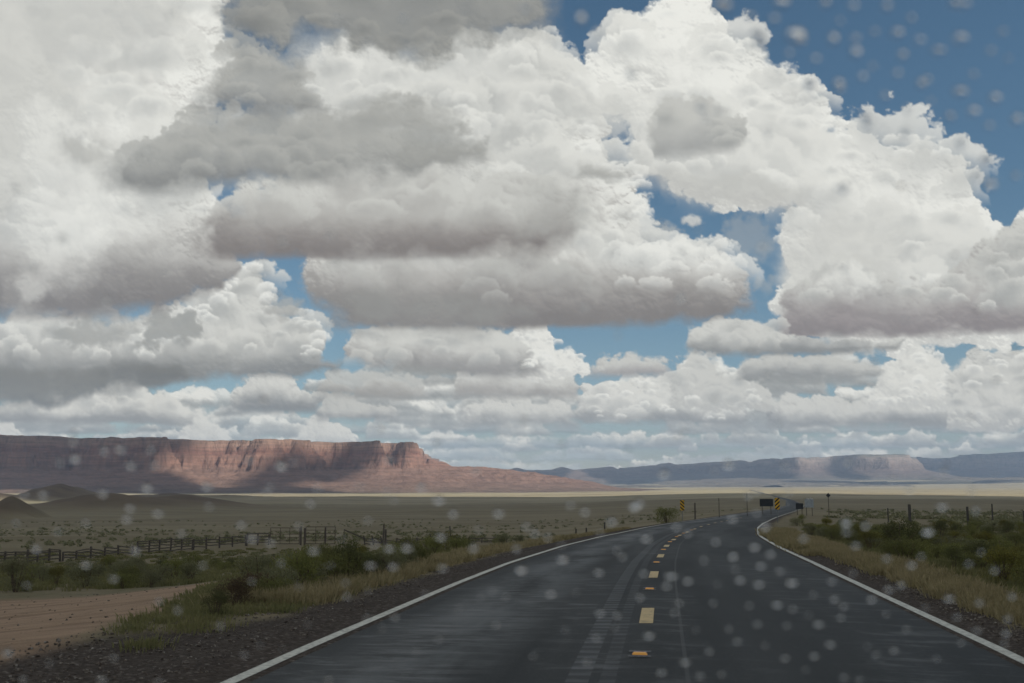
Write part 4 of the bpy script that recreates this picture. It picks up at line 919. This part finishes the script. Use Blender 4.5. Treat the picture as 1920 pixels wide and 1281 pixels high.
rail_fence(374, 96, 470, 101, 5, 1.15, (.35, .65, .95), 'sagging three-rail corral fence between solid planks and gates', droop=.12, seed=5)
rail_fence(472, 101, 512, 104, 3, 1.35, (.25, .5, .75, .97), 'short timber fence section joined to the left tube gate', seed=6)
rail_fence(690, 105, 722, 106, 3, 1.15, (.2, .45, .7), 'short stack of broken timber rails right of the leaning rail', lean=.25, droop=.3, seed=7)
rail_fence(725, 106, 808, 109, 5, .9, (.3, .5, .72), 'low collapsed timber fence right of the corral gates', lean=.15, droop=.25, seed=8)
rail_fence(810, 109, 850, 111, 3, 1.2, (.3, .8), 'timber fence with one tall post at the corral end', lean=.1, seed=9)
rail_fence(858, 112, 950, 117, 5, .75, (.35, .8), 'thin low fence trailing off toward the road verge', lean=.05, seed=10)
def tube_gate(px0, px1, Z, h, label):
    (x0, y0), (x1, y1) = P(px0, Z), P(px1, Z); z = min(gz(x0, y0), gz(x1, y1)); root = empty('metal_gate', ((x0+x1)/2, y0, z)); hw = (x1-x0)/2
    bm = bmesh.new()
    for sx in (-hw, hw): beam(bm, (sx, 0, .15), (sx, 0, h), .07)
    beam(bm, (-hw, 0, h), (hw, 0, h), .07); beam(bm, (-hw, 0, .15), (hw, 0, .15), .06); bm_obj('frame', bm, steel, root)
    for k in range(4):
        bm = bmesh.new(); zz = .15+(h-.15)*(k+1)/5; beam(bm, (-hw, 0, zz), (hw, 0, zz), .045); bm_obj('bar', bm, steel, root)
    for sx in (-hw*.33, hw*.33):
        bm = bmesh.new(); beam(bm, (sx, .05, .15), (sx, .05, h), .05); bm_obj('brace', bm, steel, root)
    tag(root, label, 'gate'); return root
tube_gate(515, 568, 104.5, 1.75, 'left of the two rusty tube gates in the corral fence')
tube_gate(580, 634, 104.5, 1.85, 'right of the two rusty tube gates in the corral fence')
def post(px, Z, h, wd, label, mat, lean=0.0, cat='post', name='fence_post', tri=True):
    x, y = P(px, Z); z = gz(x, y); root = empty(name, (x, y, z)); bm = bmesh.new(); beam(bm, (0, 0, -.3), (lean, 0, h), wd, wd, .006, 4)
    bm_obj('post', bm, mat, root)
    bm = bmesh.new(); beam(bm, (lean*.8-wd*.62, -wd*.2, h*.8), (lean*.8+wd*.62, -wd*.2, h*.8), .03, .05); bm_obj('wire_clip', bm, steel, root)
    tag(root, label, cat); return root
post(571, 104, 1.9, .17, 'thick timber post on the left of the gap between the tube gates', timber)
post(578, 104, 1.75, .15, 'timber post on the right of the gap between the tube gates', timber)
post(616, 105.5, 1.75, .16, 'timber post standing behind the right tube gate', timber)
post(722, 103, 2.1, .14, 'tall thin post rising from the broken timber rails', timber, .1)
post(727, 104, 1.6, .2, 'stubby thick post beside the broken timber rails', timber)
post(848, 109.5, 1.9, .13, 'leaning tall post at the corral fence end', timber, -.15)
post(1298, 104, 1.7, .13, 'dark timber post between left striped marker and road verge', timber, .03)
post(1695, 92, 1.75, .20, 'tall thick fence post in the scrub behind the largest bush', post_m)
post(1802, 78, 1.7, .13, 'slim dark fence post in the middle of the right scrub', post_m)
post(1848, 100, 1.9, .10, 'thin pale fence post on the plain behind the right scrub', post_m)
post(1908, 80, 1.3, .22, 'stubby dark fence post at the right frame edge', post_m)
post(1655, 112, 1.5, .10, 'thin fence post just left of the tall thick post', post_m)
post(1078, 78, 1.3, .11, 'first of three low verge posts beyond the left white line', post_m)
post(1097, 80, 1.2, .11, 'middle of three low verge posts beyond the left white line', post_m)
post(1131, 82, 1.2, .11, 'last of three low verge posts beyond the left white line', post_m)
post(1343, 120, 2.3, .07, 'thin pale delineator post right of the dark timber post', post_m)
post(1395, 130, 2.9, .07, 'thin tall delineator post left of the dark sign', post_m)
# a fallen rail leaning off the corral
x, y = P(650, 104); z = gz(x, y); x2, y2 = P(690, 105); bm = bmesh.new(); beam(bm, (0, 0, 1.55), (x2-x, y2-y, .55), .12, .12, .01, 3); root = empty('leaning_rail', (x, y, z)); bm_obj('rail', bm, timber, root)
bm = bmesh.new(); beam(bm, (0, .08, -.2), (.02, .08, 1.6), .06, .06); bm_obj('post', bm, timber, root); tag(root, 'timber rail sloping down from a thin post beside the right gate', 'leaning rail')

# ------------------------------------------------------------------ signs
yel = simple('sign_yellow', (.72, .42, .03), .5, .12, 4, bump=.02); blk = simple('sign_black', (.012, .012, .013), .5, .2, 6, bump=.02); galv = simple('galvanised_steel', (.17, .18, .18), .5, .25, 12, metal=.6); back_m = simple('sign_back', (.030, .033, .036), .7, .3, 3, bump=.05); pale = simple('pale_sign', (.30, .33, .35), .6, .2, 2); orange_m = simple('white_flash', (.55, .53, .5), .6, .2, 6)
def striped_marker(px, Z, w_, h_, z0, direction, label):
    x, y = P(px, Z); z = gz(x, y); root = empty('striped_marker', (x, y, z)); hw = w_/2
    bm = bmesh.new(); beam(bm, (0, .03, -.3), (0, .03, z0+h_*.9), .05, .05); bm_obj('post', bm, galv, root)
    bm = bmesh.new(); beam(bm, (0, 0, z0), (0, 0, z0+h_), w_, .006); pan = bm_obj('panel', bm, yel, root)
    # diagonal stripes clipped to the panel
    bm = bmesh.new(); n = 4; n = 3; per = h_/n
    def clip(poly):
        for sgn in (1, -1):
            out = []
            for i in range(len(poly)):
                a, b = poly[i], poly[(i+1) % len(poly)]; ia, ib = sgn*a[0] <= hw-.004, sgn*b[0] <= hw-.004
                if ia: out.append(a)
                if ia != ib: t = (sgn*(hw-.004)-a[0])/(b[0]-a[0]); out.append((a[0]+t*(b[0]-a[0]), a[1]+t*(b[1]-a[1])))
            poly = out
        for lim, sgn in ((z0+h_-.004, 1), (z0+.004, -1)):
            out = []
            for i in range(len(poly)):
                a, b = poly[i], poly[(i+1) % len(poly)]; ia, ib = sgn*a[1] <= sgn*lim, sgn*b[1] <= sgn*lim
                if ia: out.append(a)
                if ia != ib: t = (lim-a[1])/(b[1]-a[1]); out.append((a[0]+t*(b[0]-a[0]), a[1]+t*(b[1]-a[1])))
            poly = out
            if not poly: break
        return poly
    for k in range(-2, n+2):
        zc = z0 + per*(k+.25); sl = direction*w_*.9/2
        q = clip([(-hw, zc-sl), (hw, zc+sl), (hw, zc+sl+per*.5), (-hw, zc-sl+per*.5)])
        if len(q) > 2:
            vs = [bm.verts.new((a, -.0065, b)) for a, b in q]; bm.faces.new(vs)
    bm_obj('stripe', bm, blk, root); tag(root, label, 'road marker'); return root
striped_marker(1275, 98, .40, 1.0, 1.0, -1, 'yellow and black striped marker on the left verge of the bend')
striped_marker(1451, 84, .40, .95, 1.1, 1, 'yellow and black striped marker on the right inside of the bend')
def flat_sign(px, Z, w_, h_, ytop, label, face, posts=2, name='road_sign', cat='sign', diamond=False, cap=None):
    x, y = P(px, Z); z = gz(x, y); top = CAM_H - (ytop-907.5)/FPX*Z - z; root = empty(name, (x, y, z))
    for sx in ((-w_*.32, w_*.32) if posts == 2 else (0,)):
        bm = bmesh.new(); beam(bm, (sx, .05, -.3), (sx, .05, top-h_*.1), .09, .09); bm_obj('post', bm, timber, root)
    bm = bmesh.new()
    if diamond:
        r = w_/2; vs = [(0, -r), (r, 0), (0, r), (-r, 0)]; A = [bm.verts.new((a, -.02, top-r+b)) for a, b in vs]; B = [bm.verts.new((a, .0, top-r+b)) for a, b in vs]
        bm.faces.new(A); bm.faces.new(B[::-1]); [bm.faces.new((A[i], B[i], B[(i+1) % 4], A[(i+1) % 4])) for i in range(4)]
    else: beam(bm, (0, 0, top-h_), (0, 0, top), w_, .03)
    bm_obj('panel', bm, face, root)
    if not diamond:
        bm = bmesh.new()
        for zz in (top-h_*.25, top-h_*.75): beam(bm, (-w_*.46, .045, zz), (w_*.46, .045, zz), .05, .05)
        bm_obj('brace', bm, galv, root)
    if cap:
        bm = bmesh.new()
        for sx in (-w_*.3, w_*.12): beam(bm, (sx, -.02, top+.12), (sx+w_*.3, -.02, top-.02), .04, .14)
        bm_obj('flag', bm, orange_m, root)
    tag(root, label, cat); return root
flat_sign(1431, 150, 2.0, 1.1, 935, 'wide dark rectangular sign seen from behind beside the far road', back_m)
flat_sign(1492, 150, 1.1, .85, 943, 'small dark boxy sign low beside the far road', back_m)
flat_sign(1510, 155, 1.35, 1.3, 935, 'pale grey sign with white flags above it beside the far road', pale, cap=True)
flat_sign(1546, 170, .8, .8, 924, 'small dark diamond sign standing high against the pale plain', back_m, posts=1, diamond=True)

# ------------------------------------------------------------------ wet windscreen: the pane and the drops sitting on its outer face
b = NB('clear_glass'); tr = b.node('ShaderNodeBsdfTransparent', i_Color=(.975, .975, .975, 1)).outputs[0]; pane_m = b.out(tr)
b = NB('rain_water'); gl = b.node('ShaderNodeBsdfGlass', i_Color=(1, 1, 1, 1), i_Roughness=0.0, i_IOR=1.33).outputs[0]; drop_m = b.out(gl)
speck_m = simple('dried_dirt', (.05, .04, .03), .9, .3, 300)
RAKE = R(24); D0 = .80
e3 = Vector((math.cos(0), 0, 0)); fwd = Vector((0, math.cos(PITCH), math.sin(PITCH))); upc = Vector((0, -math.sin(PITCH), math.cos(PITCH)))
eye = Vector((0, 0, CAM_H)); pc = eye + fwd*D0; pn = (fwd*math.cos(RAKE) + upc*math.sin(RAKE)).normalized(); pu = (upc*math.cos(RAKE) - fwd*math.sin(RAKE)).normalized()
glass = bmesh.new()
vs = [glass.verts.new(pc + e3*a + pu*c_ + pn*t) for t in (0, .004) for a, c_ in ((-.62, -.38), (.62, -.38), (.62, .36), (-.62, .36))]
for f in ((0, 1, 2, 3), (7, 6, 5, 4), (0, 4, 5, 1), (1, 5, 6, 2), (2, 6, 7, 3), (3, 7, 4, 0)): glass.faces.new([vs[i] for i in f])
bm_obj('windscreen', glass, pane_m); tag(col.objects['windscreen'], 'clear glass windscreen wet with raindrops, seen from the seat', 'windscreen')
bm = bmesh.new(); bmesh.ops.create_icosphere(bm, subdivisions=3, radius=1.0)
for v_ in bm.verts:
    v_.co.z = v_.co.z*.55 if v_.co.z > 0 else v_.co.z*.12
dp = bm_obj('raindrop', bm, drop_m, smooth=True); dp_used = [False]
qrot = pn.to_track_quat('Z', 'Y')
def on_glass(px, py):
    d = (fwd + e3*((px-960)/FPX) + upc*((640.5-py)/FPX)); t = (pc+pn*.0042-eye).dot(pn)/d.dot(pn); return eye + d*t
def drop(px, py, s_, rnd):
    r = .0030*math.sqrt(max(s_, .08))*(1.42 if py < 400 and px > 1050 else 1.08)*rnd.uniform(.82, 1.12)
    o = dp if not dp_used[0] else dp.copy()
    if dp_used[0]: col.objects.link(o)
    dp_used[0] = True
    o.location = on_glass(px, py) + pn*r*.12; o.rotation_mode = 'QUATERNION'; o.rotation_quaternion = qrot
    o.scale = (r*rnd.uniform(.75, 1.45), r*rnd.uniform(.7, 1.2), r)
    tag(o, 'clear round raindrop clinging to the windscreen', 'raindrop', 'raindrops on the windscreen')
DROPS = """1373,973,.9;1418,962,.7;1342,1016,.8;1415,1025,.8;1375,1042,1;1445,1038,.6;1427,1060,.4;1378,1067,.4;1462,1071,.7;1388,1087,.7;1423,1095,.8;1485,1092,.8;1290,1089,.7;1560,1090,.5;1525,1115,.3;1565,1123,.5;1582,1137,.4;1577,1157,.6;1457,1134,.9;1487,1141,.8;1405,1135,.3;1337,1130,.5;1517,1152,.3;1535,1170,1;1475,1173,.3;1367,1178,.5;1557,1208,.7;1383,1202,.4;1435,1210,.4;1330,1220,.8;1677,1220,.9;1527,1229,.9;1627,1213,.4;1643,1227,.5;1472,1233,.7;1285,1241,.9;1313,1267,.7;1353,1263,.4;1583,1270,.6;1612,1275,.4;1757,1235,.3;1635,1123,.9;1662,1150,.5;1667,1105,.8;1690,1097,.8;1710,1060,.9;1663,1047,.7;1605,1023,.5;1587,980,1.1;1587,998,.7;1623,985,.6;1507,1010,.8;1435,987,.9;1740,997,.9;1728,1043,.6;1780,1122,.7;1837,1130,.6;1817,1057,.5;1840,1035,.6;1865,1070,.6;1898,1118,.6;1795,1157,.5;1832,1182,.6;1887,1187,.6;1890,1160,.5;1802,1205,.5;1883,1207,.5;1055,1048,.9;977,1068,1.2;968,1028,.8;1027,1007,.8;888,1028,.9;1123,1073,.9;1167,1043,.5;1157,1032,.5;1212,1010,.7;1268,988,.8;1033,1113,.8;1208,1075,.6;1258,1080,.9;1250,1098,.5;1200,1120,.7;1125,1150,.9;1157,1153,.6;1153,1177,.4;1273,1130,.6;1265,1148,.6;1217,1190,1.1;1118,1195,.5;1240,1260,.7;948,1118,.3;923,1107,.3;900,1122,.3;823,1198,.5;763,1027,.8;730,1028,.8;702,1020,.8;695,1060,.7;737,1062,.8;830,1065,.7;827,1007,.9;850,963,1;935,963,1;897,993,.7;987,987,.7;1003,1000,.6;1125,1000,.6;1147,978,.9;1097,960,.9;648,1092,.6;650,1117,.7;690,1107,.4;688,1158,.4;740,1157,.5;717,1177,.3;1053,1022,.5;797,1113,.4;67,1028,.9;160,1058,.9;213,1085,.7;253,1032,.7;452,983,1;472,1010,.9;507,1018,.8;588,1033,1;527,1055,.6;472,1090,.4;333,1143,.6;298,1127,.5;413,1173,.5;213,1232,.5;488,1210,.4;458,1227,.5;530,1217,.4;577,1170,.4;190,1273,.9;43,1273,.7;13,1223,.8;92,1243,.4;50,1097,.6;297,1277,.7;617,1273,.4;108,997,.5;237,973,.6;295,963,.7;137,828,.8;140,860,1;112,867,.6;195,845,.9;225,843,.9;245,873,.9;290,872,.5;282,843,.6;275,915,.9;388,912,.9;527,873,1;507,913,.6;595,915,.7;80,927,.6;192,925,.6;243,953,.6;392,950,.6;582,943,.8;467,863,.7;728,862,.8;823,938,1;790,913,.8;725,922,.6;1190,950,1.3;1198,944,.8;1245,890,.9;892,883,.6;690,975,.5;1070,947,.5;675,912,.5;1366,872,.9;1472,875,.7;1419,920,.7;1590,868,.6;1767,951,.9;1830,957,.9;1770,885,.7;1822,921,.5;1672,900,.5;1426,79,1.4;1420,62,.8;1492,66,1.2;1500,76,.7;1563,73,1.2;1605,98,.6;1604,72,.4;1683,62,.7;1709,35,.5;1663,12,.5;1600,12,.4;1548,5,.9;1466,4,1;1407,30,.5;1452,35,.4;1725,76,.3;1693,103,1.1;1760,95,.9;1801,72,1;1790,6,1.1;1808,8,.7;1573,157,.8;1518,157,.8;1618,144,.4;1683,138,.4;1728,157,.8;1738,150,.5;1801,172,1.1;1866,184,1;1782,218,.7;1907,224,.9;1628,230,1;1622,216,.6;1698,249,.5;1855,236,.5;1802,268,.6;1636,125,.3;1090,35,1;985,15,.8;633,33,.5;757,32,.6;1850,300,.8;1856,347,.9;1832,330,.6;1905,330,.6;1880,60,.3;1858,96,.3;1745,190,.3;1660,180,.3;1700,205,.3;1825,140,.3;1890,110,.3;1640,60,.3;1575,40,.3;1530,110,.3;1480,100,.3;1360,12,1;1350,8,.6;200,565,.7;530,455,.6;632,490,.6;787,575,.5;810,570,.6;852,572,.4;465,290,.2;905,150,.3;300,145,.3;60,20,.3;715,640,.3;410,290,.3;1240,420,.4;1430,465,.5;1645,470,.4;1585,505,.4;1700,600,.4;1105,540,.3;820,425,.3;1050,835,.2;980,700,.3;1440,700,.3;1590,750,.3;1340,750,.3;60,500,.3;650,200,.2;1120,60,.3;1290,1000,.4;1320,1050,.4;1345,1095,.3;1305,1180,.4;1420,1170,.4;1510,1255,.4;1700,1180,.4;1735,1140,.4;1600,1075,.3;1080,1110,.3;1060,1180,.3;1000,1230,.3;930,1170,.3;860,1140,.3;780,1220,.3;1100,1240,.4;560,1100,.3;620,1060,.3;380,1060,.4;340,1000,.4;160,980,.4;30,980,.4;560,985,.5;640,1010,.4"""
rnd = random.Random(8)
for k in range(85): DROPS += ';%d,%d,%.2f' % (rnd.uniform(0, 1350) if k % 4 else rnd.uniform(1350, 1920), rnd.uniform(10, 960), rnd.uniform(.15, .6))
for tok in DROPS.split(';'):
    q = tok.split(',')
    if len(q) == 3: drop(float(q[0]), float(q[1]), float(q[2]), rnd)
sp = None
for px, py, r in ((1690, 350, .0030), (137, 812, .0026), (1055, 833, .0022), (1178, 842, .0022), (1775, 872, .0022), (1790, 478, .0022), (1862, 486, .0024), (1834, 580, .0022), (1904, 655, .0028)):
    if sp is None:
        bm = bmesh.new(); bmesh.ops.create_icosphere(bm, subdivisions=2, radius=1.0)
        for v_ in bm.verts: v_.co *= 1 + .3*mnoise.noise(v_.co*2)
        sp = bm_obj('dirt_speck', bm, speck_m, smooth=True); o = sp
    else: o = sp.copy(); col.objects.link(o)
    o.location = on_glass(px, py) + pn*.0004; o.rotation_mode = 'QUATERNION'; o.rotation_quaternion = qrot; o.scale = (r*.9, r*.45, .0004)
    tag(o, 'tiny dark speck of dried dirt stuck to the windscreen', 'dirt speck', 'dirt specks on the windscreen')

# ------------------------------------------------------------------ haze
b = NB('air'); vol = b.node('ShaderNodeVolumePrincipled', i_Color=(.50, .70, 1.0, 1), i_Density=9.5e-5, i_Anisotropy=.0).outputs[0]; hm = b.out(None, vol)
bm = bmesh.new(); bmesh.ops.create_cube(bm, size=1.0)
for v_ in bm.verts: v_.co = Vector((v_.co.x*18900, v_.co.y*18900, -46 if v_.co.z < 0 else 345))
bm_obj('haze', bm, hm); tag(col.objects['haze'], 'thin blue haze lying over the plain and cliffs', 'haze', kind='stuff')
print('objects', len(bpy.data.objects))
